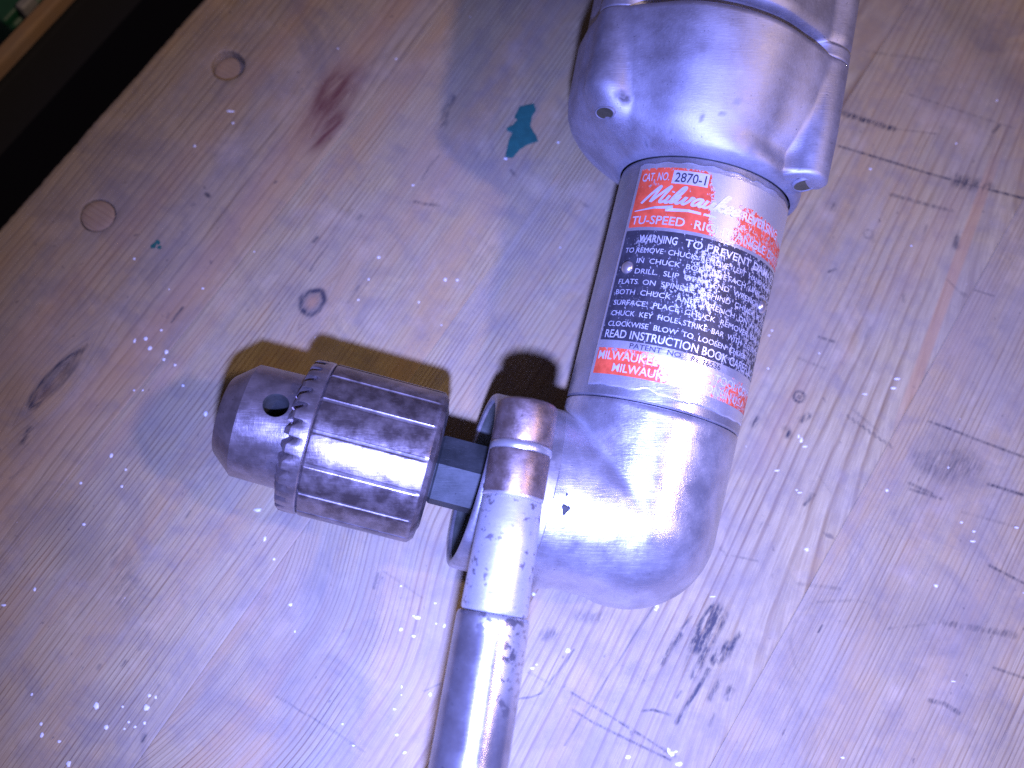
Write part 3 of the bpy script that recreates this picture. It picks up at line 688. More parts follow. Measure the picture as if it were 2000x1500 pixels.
def flat_blot(name, pts, mat, h=0.18):
    n0 = len(pts); P = []
    for i in range(n0):                    # rounded, slightly ragged outline
        p, q_ = pts[i], pts[(i + 1) % n0]
        for t in (0.0, 0.33, 0.66):
            P.append((p[0] + (q_[0] - p[0]) * t + rs_.uniform(-0.12, 0.12), p[1] + (q_[1] - p[1]) * t + rs_.uniform(-0.12, 0.12)))
    n = len(P); ca = sum(p[0] for p in P) / n; cb = sum(p[1] for p in P) / n
    v = [bp(a, b, -0.15) for a, b in P] + [bp(a, b, h) for a, b in P] + \
        [bp(ca + (a - ca) * 0.93, cb + (b - cb) * 0.93, h + 0.06) for a, b in P]
    f = grid_faces(n, 3, True) + [tuple(2 * n + i for i in range(n))]
    o = obj(name, v, f, mat, bench, smooth=False); fix_normals(o); return o
flat_blot('teal_paint_splash', TEAL, M['teal'])
for (c, rx, ry) in TEAL_DOTS:
    flat_blot('teal_paint_dot', [(c[0] + rx * rs_.uniform(.7, 1.2) * math.cos(t), c[1] + ry * rs_.uniform(.7, 1.2) * math.sin(t)) for t in np.linspace(0, 6.28, 9)[:-1]], M['teal'], 0.12)

# ------------------------------------------------------------------ what lies beyond the bench edge
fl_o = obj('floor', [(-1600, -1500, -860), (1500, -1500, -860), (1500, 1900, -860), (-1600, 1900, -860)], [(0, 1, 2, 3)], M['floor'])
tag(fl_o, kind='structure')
def board(name, a0, a1, b0, b1, z0, z1, mat, ch=1.5):
    sec = [(a0, z0), (a0, z1 - ch), (a0 + ch, z1), (a1 - ch, z1), (a1 - ch * 0.3, z1 - ch * 0.3), (a1, z1 - ch), (a1, z0)]
    nb = 40; v = []
    for b in np.linspace(b0, b1, nb):
        for (a, z) in sec: v.append(bp(a, b, z))
    f = grid_faces(7, nb, True) + [tuple(range(7)), tuple((nb - 1) * 7 + i for i in reversed(range(7)))]
    o = obj(name, v, f, mat, None, origin=bp((a0 + a1) / 2, (b0 + b1) / 2, z0)); fix_normals(o)
    n = len(v)
    attr(o, 'ring', [vv.dot(Qd) * 1.0 + vv.z * 1.2 for vv in v]); attr(o, 'along', [vv.dot(G) for vv in v])
    for nm in ('dark', 'breakup', 'red'): attr(o, nm, [0.0] * n)
    attr(o, 'orange', [0.35] * n)
    bm = bmesh.new(); bm.from_mesh(o.data)
    for e in bm.edges:
        if len(e.link_faces) == 2 and e.calc_face_angle(0) > 0.4: e.smooth = False
    bm.to_mesh(o.data); bm.free()
    return o
tag(board('wooden_rail', -85.3, -79.0, -60, 420, -51.5, -45, M['raildark'], 1.2), 'narrow dark wooden rail running along the far side of the black gap', 'rail')
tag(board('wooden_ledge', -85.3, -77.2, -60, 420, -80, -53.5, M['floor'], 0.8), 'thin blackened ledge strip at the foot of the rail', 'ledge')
bx = tag(empty('storage_box', bp(-130, 118, -80)), 'green plastic box with a pale clip in the upper left corner behind the rail', 'box')
def box_obj(name, a0, a1, b0, b1, z0, z1, mat, parent, bev=2.0):
    v = [bp(a, b, z) for z in (z0, z1) for a, b in ((a0, b0), (a1, b0), (a1, b1), (a0, b1))]
    f = [(0, 3, 2, 1), (4, 5, 6, 7), (0, 1, 5, 4), (1, 2, 6, 5), (2, 3, 7, 6), (3, 0, 4, 7)]
    o = obj(name, v, f, mat, parent, smooth=False)
    bm = bmesh.new(); bm.from_mesh(o.data)
    bmesh.ops.bevel(bm, geom=bm.edges[:], offset=bev * S, segments=3, affect='EDGES', profile=0.5)
    bmesh.ops.recalc_face_normals(bm, faces=bm.faces)
    bm.to_mesh(o.data); bm.free(); o.data.shade_smooth(); return o
box_obj('box_body', -175, -91.5, 106, 170, -80, -52, M['green'], bx, 3)
box_obj('box_lid', -176, -92.5, 105, 171, -51.8, -47, M['green'], bx, 1.5)
box_obj('clip', -92.4, -88.2, 113, 121, -58, -44.5, M['pale'], bx, 1.2)
for i, (px_, py_, rz, ln) in enumerate([(-552, 812, 2.2, 11), (-566, 796, 2.2, 10), (-597, 709, 0.5, 6)]):
    v = []
    for t in np.linspace(-1, 1, 7):
        for w_, zz in ((-1, 0.0), (1, 0.0), (1, 2.0), (-1, 2.0)):
            x, y = t * ln, w_ * (3.4 - 1.0 * t * t)
            v.append((px_ + x * math.cos(rz) - y * math.sin(rz), py_ + x * math.sin(rz) + y * math.cos(rz), -859.6 + zz + 3 * t * t))
    o = obj('wood_chip', v, grid_faces(4, 7, True) + [(0, 1, 2, 3), (24, 27, 26, 25)], M['wood0'], None, smooth=False, origin=(px_, py_, -859.6))
    fix_normals(o)
    for nm in ('ring', 'along', 'dark', 'breakup', 'red'): attr(o, nm, [0.0] * len(v))
    attr(o, 'orange', [0.6] * len(v))
    tag(o, ['longer reddish wood chip lying on the dark floor in the gap', 'shorter reddish wood chip beside the longer one on the dark floor', 'small lone wood chip on the dark floor nearer the left edge'][i], 'wood chip', 'wood chips on the dark floor')

# ------------------------------------------------------------------ the right-angle drill
O = V((43.909, 39.13, 26.3))
Aax = V((0.24138, 0.96198, 0.12783)).normalized()
Hax = V((-0.96824, 0.22989, 0.09831)); Hax = (Hax - Hax.dot(Aax) * Aax).normalized()
Wax = Aax.cross(Hax).normalized()          # points up
if Wax.z < 0: Wax = -Wax
FN = Frame(O, Aax); FH = Frame(O, Hax)
R = 25.8
drill = tag(empty('right_angle_drill', (O.x, O.y, 0)), 'old silver right-angle electric drill with key chuck, lying on the pine workbench', 'drill')

# motor housing with three screw bosses; its axis sits a little left of the neck's
PROF = [(102.6, 26.2), (103.0, 27.3), (103.8, 28.2), (105.0, 29.2), (107.4, 31.6), (110, 34.3), (113, 37.3), (115.5, 39.4), (118.5, 40.9), (123, 41.7), (141, 41.9)]
PROF_TOP = [(102.6, 26.2), (103.0, 27.3), (103.7, 28.7), (104.8, 30.0), (107, 31.2), (115, 34.3), (125, 37.5), (135, 40.0), (141, 41.2), (150, 41.4)]
BOSS = [(-56, 106.5, 9.0, 7.0, 34.8, 8.2), (57, 104.2, 1.6, 0.0, 37.2, 6.3), (180, 106, 9.0, 7.0, 34.8, 8.2)]
def off(s): return -(6.1 + 0.045 * max(0, s - 120))
def join(s): return 6.1 * (1 - smooth(103, 112, s))      # the collar is centred on the neck, the body is not
def body_r(s, t, base):
    td = math.degrees(t); td = (td + 180) % 360 - 180
    if s < 145:
        wt = smooth(30, 74, abs(td)); base = base * wt + (base - lerp_table(PROF, s) + lerp_table(PROF_TOP, s)) * (1 - wt)
    dx = join(s)
    r = dx * math.sin(t) + math.sqrt(base * base - (dx * math.cos(t)) ** 2)
    for bd, se, bl_, sl_, bc_, bb_ in BOSS:
        dd = abs((td - bd + 180) % 360 - 180)
        r -= 0.8 * math.exp(-((dd - 24) / 10.0) ** 2) * smooth(105, 113, s)
    for bd, se, bl_, sl_, bc_, bb_ in BOSS:
        dl = math.radians((td - bd + 180) % 360 - 180)
        if abs(dl) > 0.6 or s < se: continue
        e = min(1, (s - se) / bl_); b = bb_ * math.sqrt(max(0, 1 - (1 - e) ** 2)); c = bc_ - sl_ * (1 - smooth(se, se + 12, s))
        q_ = b * b - (c * math.sin(dl)) ** 2
        if q_ > 0:
            rb = c * math.cos(dl) + math.sqrt(q_)
            k = 2.0; h = max(k - abs(r - rb), 0) / k
            r = max(r, rb) + h * h * k * 0.25
    return r
def housing_pt(s, t, base):
    return FN.o + FN.a * s + FN.r * off(s) + (FN.u * math.cos(t) + FN.r * math.sin(t)) * body_r(s, t, base)
n = 220
rows = [102.6, 102.8, 103.0, 103.3, 103.8, 104.4, 105.0] + list(np.arange(105.8, 139.8, 0.9)) + [140.0, 140.5, 140.9]
v = []; st = []
for s in rows:
    for i in range(n):
        t = 2 * math.pi * i / n
        b = lerp_table(PROF, s)
        if s > 140.0: b -= (s - 140.0) * 0.9
        v.append(housing_pt(s, t, b)); st.append((s, t))
for rr in (38.5, 33.0):                    # rim turns in to the vent gap
    for i in range(n):
        t = 2 * math.pi * i / n
        v.append(FN.o + FN.a * 141.1 + FN.r * off(141.1) + (FN.u * math.cos(t) + FN.r * math.sin(t)) * rr); st.append((141.1, t))
ho = obj('motor_housing', v, grid_faces(n, len(rows) + 2, True), M['housing'], drill)
fix_normals(ho)
PITS = [(114.4, -43.9, 1.4, .9), (104.8, -36.3, 1.2, .8), (128.1, -11, 1.3, .45), (107.5, -30, 1.0, .6), (109, -44, 0.9, .5), (111, -5, 0.9, .4), (106.8, -20, 0.8, .5), (113, 4, 0.7, .4), (117, 9, 0.7, .4), (122, -20, 0.6, .3), (134, -26, .5, .8), (132.8, -27.5, .5, .8), (131.6, -29, .5, .8), (106, 24, 2.0, .25), (145, 14, 2, .3)]
dv = []
for s, t in st:
    td = (math.degrees(t) + 180) % 360 - 180; x = 0
    for ps, pt, pr_, pa in PITS:
        d = math.hypot(s - ps, (td - pt) * 0.71) / pr_
        x = max(x, pa * (1 - smooth(0.5, 1.5, d)))
    if s < 104.2: x = max(x, 0.5 * (1 - smooth(102.6, 104.2, s)))
    dv.append(x)
attr(ho, 'dirt_dark', dv)
rows = [138.5, 141.15, 141.9, 144.4, 145.0, 145.4, 146.0, 147.2] + list(np.arange(149, 236, 4)) + [236, 242, 247, 250, 252]
v = []
for s in rows:
    for i in range(n):
        t = 2 * math.pi * i / n; td = math.degrees(t)
        b = 40.2
        if s < 145.4:
            nb_ = min(abs((td - bd + 180) % 360 - 180) for bd, *_r in BOSS)
            f_ = 1 - smooth(9.5, 12.5, nb_)
            b = 33.5 + (6.7 * f_ if s >= 141.1 else 0) + (5.0 * smooth(144.4, 145.4, s) * (1 - f_))
            full = body_r(s, t, 40.2)
            r_ = b + (full - b) * (f_ if s >= 141.1 else 0)
            if s <= 139: r_ = 33.0
        else:
            r_ = body_r(s, t, 40.2) - 0.8 * (1 - smooth(145.4, 147.2, s)) - 14 * max(0, (s - 236) / 16) ** 2
        v.append(FN.o + FN.a * s + FN.r * off(s) + (FN.u * math.cos(t) + FN.r * math.sin(t)) * r_)
rh = obj('rear_housing', v, grid_faces(n, len(rows), True) + [tuple((len(rows) - 1) * n + i for i in range(n))], M['housing'], drill)
fix_normals(rh); attr(rh, 'dirt_dark', [0.0] * len(v))
# screw recesses: one opens on the left boss's sloping end, one in the blunt end of the right boss
def sp(s, tt): return housing_pt(s, tt, lerp_table(PROF, s))
t = math.radians(-53.5); sd = 110.6
pL = sp(sd, t); nL = (sp(sd + 0.8, t) - sp(sd - 0.8, t)).cross(sp(sd, t + 0.04) - sp(sd, t - 0.04)).normalized()
if nL.dot(pL - FN.o - FN.a * sd) < 0: nL = -nL
nL = (nL - FN.a * 0.18).normalized()
t = math.radians(57)
pR = FN.o + FN.a * 104.1 + FN.r * off(106) + (FN.u * math.cos(t) + FN.r * math.sin(t)) * 37.4
for p, nn, flat in ((pL, nL, 0.60), (pR, (-FN.a + 0.35 * (FN.u * math.cos(t) + FN.r * math.sin(t))).normalized(), 1.0)):
    fr = Frame(p, nn, FN.a)
    def disc(rows, close):
        v = []
        for (d, r) in rows:
            for i in range(32):
                tt = 2 * math.pi * i / 32
                v.append(fr.o + fr.a * d + fr.u * (r * flat * math.cos(tt)) + fr.r * (r * math.sin(tt)))
        return v, grid_faces(32, len(rows), True) + ([tuple((len(rows) - 1) * 32 + i for i in range(32))] if close else [])
    v, f = disc(((-0.6, 3.6), (0.1, 3.5), (0.26, 3.25), (0.2, 3.0), (0.0, 2.9)), False)
    o = obj('screw_rim', v, f, M['housing'], ho); fix_normals(o); attr(o, 'dirt_dark', [0.55] * len(v))
    v, f = disc(((0.06, 3.0), (0.1, 1.6), (0.12, 0.4)), True)
    o = obj('screw', v, f, M['recess'], ho); fix_normals(o)  # flat dark disc: the hole's shade is put into its colour

# gear neck
lathe_obj('gear_neck', FN, [(30.6, 24.6), (30.75, 25.4), (31.2, R), (33, R + .05), (60, R), (101, R), (102.4, R - .1), (102.8, 25.0), (106, 24.5)], M['neck'], drill, 160, sharp=30)

# angle head: neck tube and head tube meeting in a mitre, rounded outside
def head_rows():
    nphi = 144; rows = []
    def pA(s, ph, r=R): return O + Aax * s + (-Hax * math.cos(ph) + Wax * math.sin(ph)) * r
    def pH(s, ph, r=R): return O + Hax * s + (-Aax * math.cos(ph) + Wax * math.sin(ph)) * r
    phs = [2 * math.pi * i / nphi for i in range(nphi)]
    rows.append([pA(30.45, p, 24.8) for p in phs]); rows.append([pA(30.4, p, R - 0.35) for p in phs]); rows.append([pA(30.1, p) for p in phs])
    for k in range(1, 15):
        rows.append([pA(30.1 + (max(0, -R * math.cos(p)) - 30.1) * k / 14, p) for p in phs])
    for k in range(1, 24):
        al = math.pi / 2 * k / 24; d = -Hax * math.cos(al) - Aax * math.sin(al)
        row = []
        for p in phs:
            if math.cos(p) >= 0: row.append(O + (d * math.cos(p) + Wax * math.sin(p)) * R)
            else: row.append(pH(-R * math.cos(p), p))
        rows.append(row)
    for k in range(0, 15):
        rows.append([pH(max(0, -R * math.cos(p)) + (30.0 - max(0, -R * math.cos(p))) * k / 14, p) for p in phs])
    return nphi, rows
nphi, rws = head_rows()
v = [p for r_ in rws for p in r_]
# ground-down patch under the bend
for i, p in enumerate(v):
    q_ = p - O; h, a_ = q_.dot(Hax), q_.dot(Aax)
    if a_ < -18:
        m_ = smooth(3, 8, h) * (1 - smooth(17, 21, h)) * smooth(-18, -23, a_) 
        v[i] = p + Aax * (1.1 * m_)
he = obj('angle_head', v, grid_faces(nphi, len(rws), True), M['head'], drill)
bm = bmesh.new(); bm.from_mesh(he.data)
bmesh.ops.remove_doubles(bm, verts=bm.verts, dist=0.02 * S)
bmesh.ops.dissolve_degenerate(bm, edges=bm.edges, dist=0.01 * S)
bmesh.ops.recalc_face_normals(bm, faces=bm.faces)
bo = world_loc(drill)
def loc_of(vv): return (vv.co + bo) / S - O
cre = [vv for vv in bm.verts if abs(loc_of(vv).dot(Hax) - loc_of(vv).dot(Aax)) < 2.2 and loc_of(vv).dot(Hax) > 1.0 and loc_of(vv).dot(Aax) < 29]
for _ in range(1): bmesh.ops.smooth_vert(bm, verts=cre, factor=0.5, use_axis_x=True, use_axis_y=True, use_axis_z=True)
dl = []
for vv in bm.verts:
    p = loc_of(vv); h, a_ = p.dot(Hax), p.dot(Aax)
    x = 0.0
    if p.dot(Wax) > 0: x = max(x, 0.30 * math.exp(-((h - a_) / 1.6) ** 2) * smooth(6, 24, h))  # darker along the upper side of the mitre crease
    dl.append(x)
bm.to_mesh(he.data); bm.free(); he.data.shade_smooth(); attr(he, 'dirt_dark', dl)
# chipped pits on the head
for sh, td, rx, ry in ((22.4, -13.3, 1.15, 1.5), (23.0, -4.8, 0.35, 0.45)):
    fr = Frame(FH.P(sh, R + 0.03, math.radians(td)), FH.P(sh, 1, math.radians(td)) - FH.P(sh, 0, 0), FH.a)
    v = []
    for q_, d in ((1, -0.2), (0.9, 0.04), (0.4, 0.05)):
        for i in range(14):
            tt = 2 * math.pi * i / 14; w_ = q_ * (1 + 0.25 * math.sin(3 * tt + sh))
            v.append(fr.o + fr.a * d + fr.u * (rx * w_ * math.cos(tt)) + fr.r * (ry * w_ * math.sin(tt)))
    o = obj('chip', v, grid_faces(14, 3, True) + [tuple(28 + i for i in range(14))], M['dark'], he); fix_normals(o)

# clamp band round the head's mouth, open cup at its front
slant = lambda d, t: d - 1.7 * math.cos(t) * smooth(34, 46, d)      # the cup's mouth is cut on a slant
cb = lathe_obj('clamp_band', FH, [(26.0, 24.5), (26.0, R - .1), (26.4, R + 0.2), (34, R + .2), (38, R + .2), (42, R + .2), (46.2, R + 0.1), (47.0, R - 0.1), (47.5, R - 0.6), (47.6, R - 1.0), (47.5, R - 1.9), (47.2, R - 2.3), (46.4, R - 2.5)], M['clamp'], drill, 144, caps=False, sharp=32, dfun=slant)
lathe_obj('cup', FH, [(46.4, R - 2.5), (43, R - 2.9), (40, R - 3.4), (36.0, R - 4.5), (34.5, R - 9), (34.2, 8)], M['cup'], drill, 96, caps=False, dfun=slant)  # inner surface is darker than the band
# hexagonal spindle
hexr = lambda d, r, t: r * math.cos(math.pi / 6) / math.cos(((t + math.pi / 6) % (math.pi / 3)) - math.pi / 6) if 0 else r * math.cos(math.pi / 6) / math.cos((t % (math.pi / 3)) - math.pi / 6)
lathe_obj('spindle', FH, [(34, 10.7), (57.6, 10.7), (58.2, 10.2), (60, 10.2)], M['spindle'], drill, 96, rfun=hexr, sharp=20)

# key chuck
def groove(d, r, t):
    if d < 60.6 or d > 92.6: return r
    ph = ((t / (2 * math.pi) * 15 + 0.22) % 1.0)
    w_ = 0.036; x = min(ph, 1 - ph)
    return r - 0.30 * (1 - smooth(w_, w_ + 0.03, x)) * smooth(60.6, 61.6, d)
ch = lathe_obj('chuck', FH, [(58.4, 12), (58.4, 17.0), (58.9, 18.2), (59.3, 20.6), (60.5, 21.9), (60.7, 22.1), (61.2, 22.2), (62, 22.25), (70, 22.25), (80, 22.25), (90, 22.25), (91.6, 22.25), (92.2, 22.2), (92.6, 21.7), (92.9, 21.2)],
               M['steel'], drill, 15 * 40, rfun=groove, sharp=25)
b0_ = world_loc(drill); gd = []
for vv in ch.data.vertices:
    p = (vv.co + b0_) / S - FH.o; rr = (p - FH.a * p.dot(FH.a)).length; ss = p.dot(FH.a)
    gd.append(0.75 * (1 - smooth(22.0, 22.2, rr)) if 61.3 < ss < 92.3 else 0.15)
attr(ch, 'dirt_dark', gd)
NT_ = 29
def tooth(d, r, t):
    return r
v = []; n = NT_ * 16
for i in range(n):
    pass
prof_t = [(92.7, 20.5, 0), (92.9, 21.9, 0), (93.3, 22.25, 0), (94.6, 22.3, 0), (96.2, 22.3, .35), (98.0, 22.15, 1), (98.7, 21.6, 1), (99.4, 19.0, 1), (100.4, 16.4, .6)]
for (d, r, m_) in prof_t:
    for i in range(n):
        ph = (i % 16) / 16.0
        x = (ph - 0.5) * 2
        nt = (1 - smooth(0.30, 0.62, abs(x + 0.12 * x)))   # notch centre at x=0
        v.append(FH.P(d - 2.1 * nt * m_, r - 0.45 * nt * m_, 2 * math.pi * (i + 4) / n + 0.06 * m_ * nt))
tr = obj('tooth_ring', v, grid_faces(n, len(prof_t), True), M['nose'], ch, sharp=32); fix_normals(tr)
v, f = lathe(FH, [(97, 14), (97, 16.7), (100.2, 16.75), (113.6, 16.4), (119.3, 11.6), (119.8, 11.0), (119.9, 7.0), (114, 6.5), (110, 6.4)], 160)
no = obj('chuck_nose', v, f, M['nose'], ch); fix_normals(no, 0.001)
# drill the key hole clean through
kf = Frame(FH.P(104.4, 0, 0), FH.P(0, 1, math.radians(11.5)) - FH.P(0, 0, 0), FH.a)
kv, kfc = lathe(kf, [(-9, 3.2), (15.7, 3.2), (16.3, 3.5), (20, 4.2)], 40)
ko = obj('cutter', kv, kfc, M['spindle'], None); fix_normals(ko, 0.001)
md = no.modifiers.new('hole', 'BOOLEAN'); md.operation = 'DIFFERENCE'; md.object = ko; md.solver = 'EXACT'; md.material_mode = 'TRANSFER'
bpy.context.view_layer.update()
dg = bpy.context.evaluated_depsgraph_get()
nm = bpy.data.meshes.new_from_object(no.evaluated_get(dg)); no.modifiers.clear()
old = no.data; no.data = nm; bpy.data.objects.remove(ko); bpy.data.meshes.remove(old); nm.name = 'chuck_nose'
for p in nm.polygons: p.use_smooth = True
bm = bmesh.new(); bm.from_mesh(nm)
for e in bm.edges:
    if len(e.link_faces) == 2 and e.calc_face_angle(0) > math.radians(28): e.smooth = False
bm.to_mesh(nm); bm.free()
for k_ in range(3):                        # jaw tips inside the bore
    t = 2 * math.pi * k_ / 3 + 0.5
    v = [FH.P(d, r, t + w_) for d in (112, 119.2) for (r, w_) in ((6.4, -.5), (6.4, .5), (1.0, 0.6), (1.0, -0.6))]
    o = obj('jaw', v, [(0, 1, 2, 3), (4, 7, 6, 5), (0, 4, 5, 1), (1, 5, 6, 2), (2, 6, 7, 3), (3, 7, 4, 0)], M['nose'], ch, smooth=False); fix_normals(o)

# side handle screwed into the clamp ears
E1, E2 = V((13.15, 64.35, 64.0)), V((-1.65, -25.44, 60.0))
FS = Frame(E1, E2 - E1)
hd = lathe_obj('side_handle', FS, [(54.7, 6.5), (54.7, 8.5), (55.1, 8.95), (56.0, 9.2)] + [(56 + 2 * i, 9.2 + 0.016 * i) for i in range(1, 20)] + [(100, 9.6), (172, 9.8), (180, 10.8), (186, 12), (193, 11.5), (198, 7), (199, 2)], M['tube'], drill, 96)
b0 = world_loc(drill); fa = []
for vv in hd.data.vertices:
    p = (vv.co + b0) / S - FS.o; s_ = p.dot(FS.a); t_ = math.degrees(math.atan2(p.dot(FS.r), p.dot(FS.u)))
    fa.append(min(1, smooth(-12, -26, t_) * (1 - smooth(66, 84, s_)) + (1 - smooth(57, 60.5, s_)) * smooth(40, 10, t_)))
attr(hd, 'flake', fa)
fe = lathe_obj('ferrule', FS, [(25.9, 6.0), (25.9, 7.5), (26.3, 7.78), (36, 8.02), (53.2, 8.42), (54.0, 8.3), (54.4, 8.0), (54.7, 6.5)], M['ferrule'], hd, 96)
wob = lambda d, r, t: r * (1 + 0.006 * math.sin(3 * t + d) + 0.004 * math.sin(7 * t - d))
lathe_obj('clamp_ear', FS, [(0.2, 3), (0.1, 5.8), (0.3, 7.0), (0.9, 7.7), (1.8, 7.92), (10.6, 7.9), (11.3, 7.7), (11.5, 7.2)], M['ear'], cb, 72, rfun=wob)
lathe_obj('clamp_ear', FS, [(13.6, 7.2), (13.8, 7.75), (14.4, 7.92), (24.6, 7.9), (25.3, 7.7), (25.7, 7.2), (25.7, 5)], M['ear'], cb, 72, rfun=wob)
lathe_obj('ear_edge', FS, [(11.3, 7.0), (11.6, 7.6), (12.1, 8.0), (13.0, 8.1), (13.6, 7.95), (13.8, 7.0)], M['ring'], cb, 72)
lathe_obj('ear_edge', FS, [(24.7, 7.6), (24.9, 8.0), (25.4, 8.0), (25.8, 7.6), (25.9, 6.9)], M['ring'], cb, 72)
# web joining the ears to the band
v = []
for d in (1.6, 24.6):
    for (x, y) in ((-6.6, 1), (6.6, 1), (7.0, -12), (-7.0, -12)):
        v.append(FS.Q(d, x, y))
o = obj('ear_web', v, [(0, 1, 2, 3), (4, 7, 6, 5), (0, 4, 5, 1), (1, 5, 6, 2), (2, 6, 7, 3), (3, 7, 4, 0)], M['clamp'], cb, smooth=False); fix_normals(o)

# ------------------------------------------------------------------ the printed name plate
def cyl(arc, s, h=0.0):
    return FN.P(s, R + h, arc / 26.2)
def curved(name, a0, a1, s0, s1, h, mat, parent, th=0.0, na=120, ns=60, edge=None, wear_glare=None):
    aa = np.linspace(a0, a1, na); ss = np.linspace(s0, s1, ns)
    v, w_ = [], []
    for s in ss:
        for a in aa:
            e = edge(a, s) if edge else (a, s)
            v.append(cyl(e[0], e[1], h)); w_.append(wear_glare(a, s) if wear_glare else 0)
    f = grid_faces(na, ns)
    if th:
        k0 = len(v)
        loop = [i for i in range(na)] + [j * na + na - 1 for j in range(1, ns)] + [(ns - 1) * na + i for i in range(na - 2, -1, -1)] + [j * na for j in range(ns - 2, 0, -1)]
        for i in loop:
            a, s = aa[i % na], ss[i // na]; e = edge(a, s) if edge else (a, s)
            v.append(cyl(e[0], e[1], h - th)); w_.append(0)
        m_ = len(loop)
        f += [(loop[i], k0 + i, k0 + (i + 1) % m_, loop[(i + 1) % m_]) for i in range(m_)]
    o = obj(name, v, f, mat, parent); fix_normals(o)
    if wear_glare: attr(o, 'wear_glare', w_)
    return o
def pl_edge(a, s):                         # bent, nibbled plate edge
    k_ = 0.0
    if s < 36: k_ = (36 - s) / 2.5 * (0.25 * math.sin(a * 0.23) + 0.12 * math.sin(a * 0.9 + 1) + 1.1 * math.exp(-((a + 6.0) / 2.2) ** 2) - 0.7 * math.exp(-((a - 4) / 5.0) ** 2))
    if s > 99.3: k_ = -(s - 99.3) / 1.3 * (0.25 * math.sin(a * 0.9) + 0.6 * math.exp(-((a - 10.5) / 0.8) ** 2))
    return a, s + k_
plate = curved('name_plate', -25.3, 33.5, 33.6, 100.6, 0.32, M['plate'], drill, 0.40, 140, 130, pl_edge)
def g2(a, s, ca, cs, ra, rs): return math.exp(-((a - ca) / ra) ** 2 - ((s - cs) / rs) ** 2)
def wear_red(a, s):
    w_ = 0.17 + 0.75 * g2(a, s, 3.5, 93, 4.2, 8) + 0.6 * g2(a, s, 4.5, 84, 3.0, 5) + 0.75 * smooth(-2, 3, a) * smooth(91.5, 94.0, s + 0.10 * (a - 8)) 
    w_ += 0.25 * smooth(0, 6, a) + 0.7 * smooth(86.5, 91, s) * smooth(24, 30, a) + 0.2 * g2(a, s, -19, 94, 3, 1.5)
    return w_ + 0.25 * smooth(97.5, 98.8, s) + 0.5 * smooth(-2.5, -0.5, a) * smooth(94, 96, s)
def wear_black(a, s):
    return 0.25 + 0.24 * g2(a, s, 4, 73, 7, 7) + 0.22 * g2(a, s, 2, 62, 8, 6) + 0.20 * smooth(10, 22, a) + 0.16 * g2(a, s, -15, 58, 5, 1.5) + 0.2 * g2(a, s, -17, 76, 5, 2.5) - 0.1 * g2(a, s, -22, 78, 3, 3)
def wear_glare_red2(a, s):
    w_ = 0.10 + 0.9 * g2(a, s, 5, 39, 8.5, 4.5) + 0.6 * g2(a, s, 2, 43.5, 9, 2.5) + 0.30 * smooth(8, 16, a)  # bare middle is wear plus the glare painted onto this panel
    return w_ + 0.25 * smooth(42.0, 43.6, s)
curved('red_panel', -23.9, 33, 80.7, 98.9, 0.36, M['red'], plate, 0, 180, 70, wear_glare=wear_red)
curved('black_panel', -24.2, 33, 46.8, 79.7, 0.36, M['black'], plate, 0, 150, 90, wear_glare=wear_black)
curved('red_panel', -23.9, 33, 36.9, 44.5, 0.36, M['red'], plate, 0, 160, 40, wear_glare=wear_glare_red2)
curved('number_box', -12.7, -2.3, 94.1, 98.1, 0.40, M['letters'], plate, 0, 24, 8)

def text_mesh(txt, bold=0.0, shear=0.0):
    cu = bpy.data.curves.new('t', 'FONT'); cu.body = txt; cu.offset = bold; cu.shear = shear; cu.resolution_u = 3
    o = bpy.data.objects.new('t', cu); col.objects.link(o)
    bpy.context.view_layer.update()
    me = bpy.data.meshes.new_from_object(o.evaluated_get(bpy.context.evaluated_depsgraph_get()))
    vs = [tuple(v_.co) for v_ in me.vertices]; fs = [tuple(p.vertices) for p in me.polygons]
    bpy.data.objects.remove(o); bpy.data.curves.remove(cu); bpy.data.meshes.remove(me)
    return vs, fs
def lettering(txt, a0, a1, sc_, hgt, mat, h=0.44, bold=0.012, shear=0.0, slope=0.0):
    vs, fs = text_mesh(txt, bold, shear)
    x0 = min(p[0] for p in vs); x1 = max(p[0] for p in vs); H_ = 0.72
    out = []
    for x, y, z in vs:
        a = a0 + (x - x0) / (x1 - x0) * (a1 - a0)
        out.append(cyl(a, sc_ - hgt / 2 + y / H_ * hgt + slope * (a - a0), h))
    return obj('lettering', out, fs, mat, plate, smooth=False)
Lm, Ik = M['letters'], M['ink']
lettering('CAT. NO.', -22.8, -13.6, 96.2, 2.5, Lm)
lettering('2870-1', -11.9, -3.0, 96.1, 2.9, Ik, 0.46)
lettering('REVERSING', 9.5, 25.5, 89.3, 2.6, Lm, bold=0.02)
lettering('TU-SPEED', -22.9, -6.2, 82.9, 2.6, Lm, bold=0.008)
lettering('RIGHT ANGLE DRILL', -3.4, 32.0, 82.9, 2.6, Lm, bold=0.008)
lettering('WARNING', -18.6, -7.0, 77.2, 2.3, Lm, bold=0.008)
lettering('TO PREVENT DAMAGE', -4.8, 31.5, 77.2, 2.3, Lm, bold=0.008)
LINES = [(-22.6, 'TO REMOVE  CHUCK  REMOVE  LEFT  HAND  SCREW'), (-17.6, 'IN  CHUCK  BODY.  DETACH  UNIT  FROM'), (-17.4, 'DRILL.  SLIP  OPEN  END  WRENCH  OVER'),
         (-22.3, 'FLATS  ON  SPINDLE,  BEHIND  CHUCK.  PLACE'), (-22.4, 'BOTH  CHUCK  AND  WRENCH  ON  A  SOLID'), (-22.3, 'SURFACE.  PLACE  CHUCK  REMOVER  BAR  IN'),
         (-22.2, 'CHUCK  KEY  HOLE  STRIKE  BAR  WITH  COUNTER'), (-22.4, 'CLOCKWISE  BLOW  TO  LOOSEN  CHUCK.')]
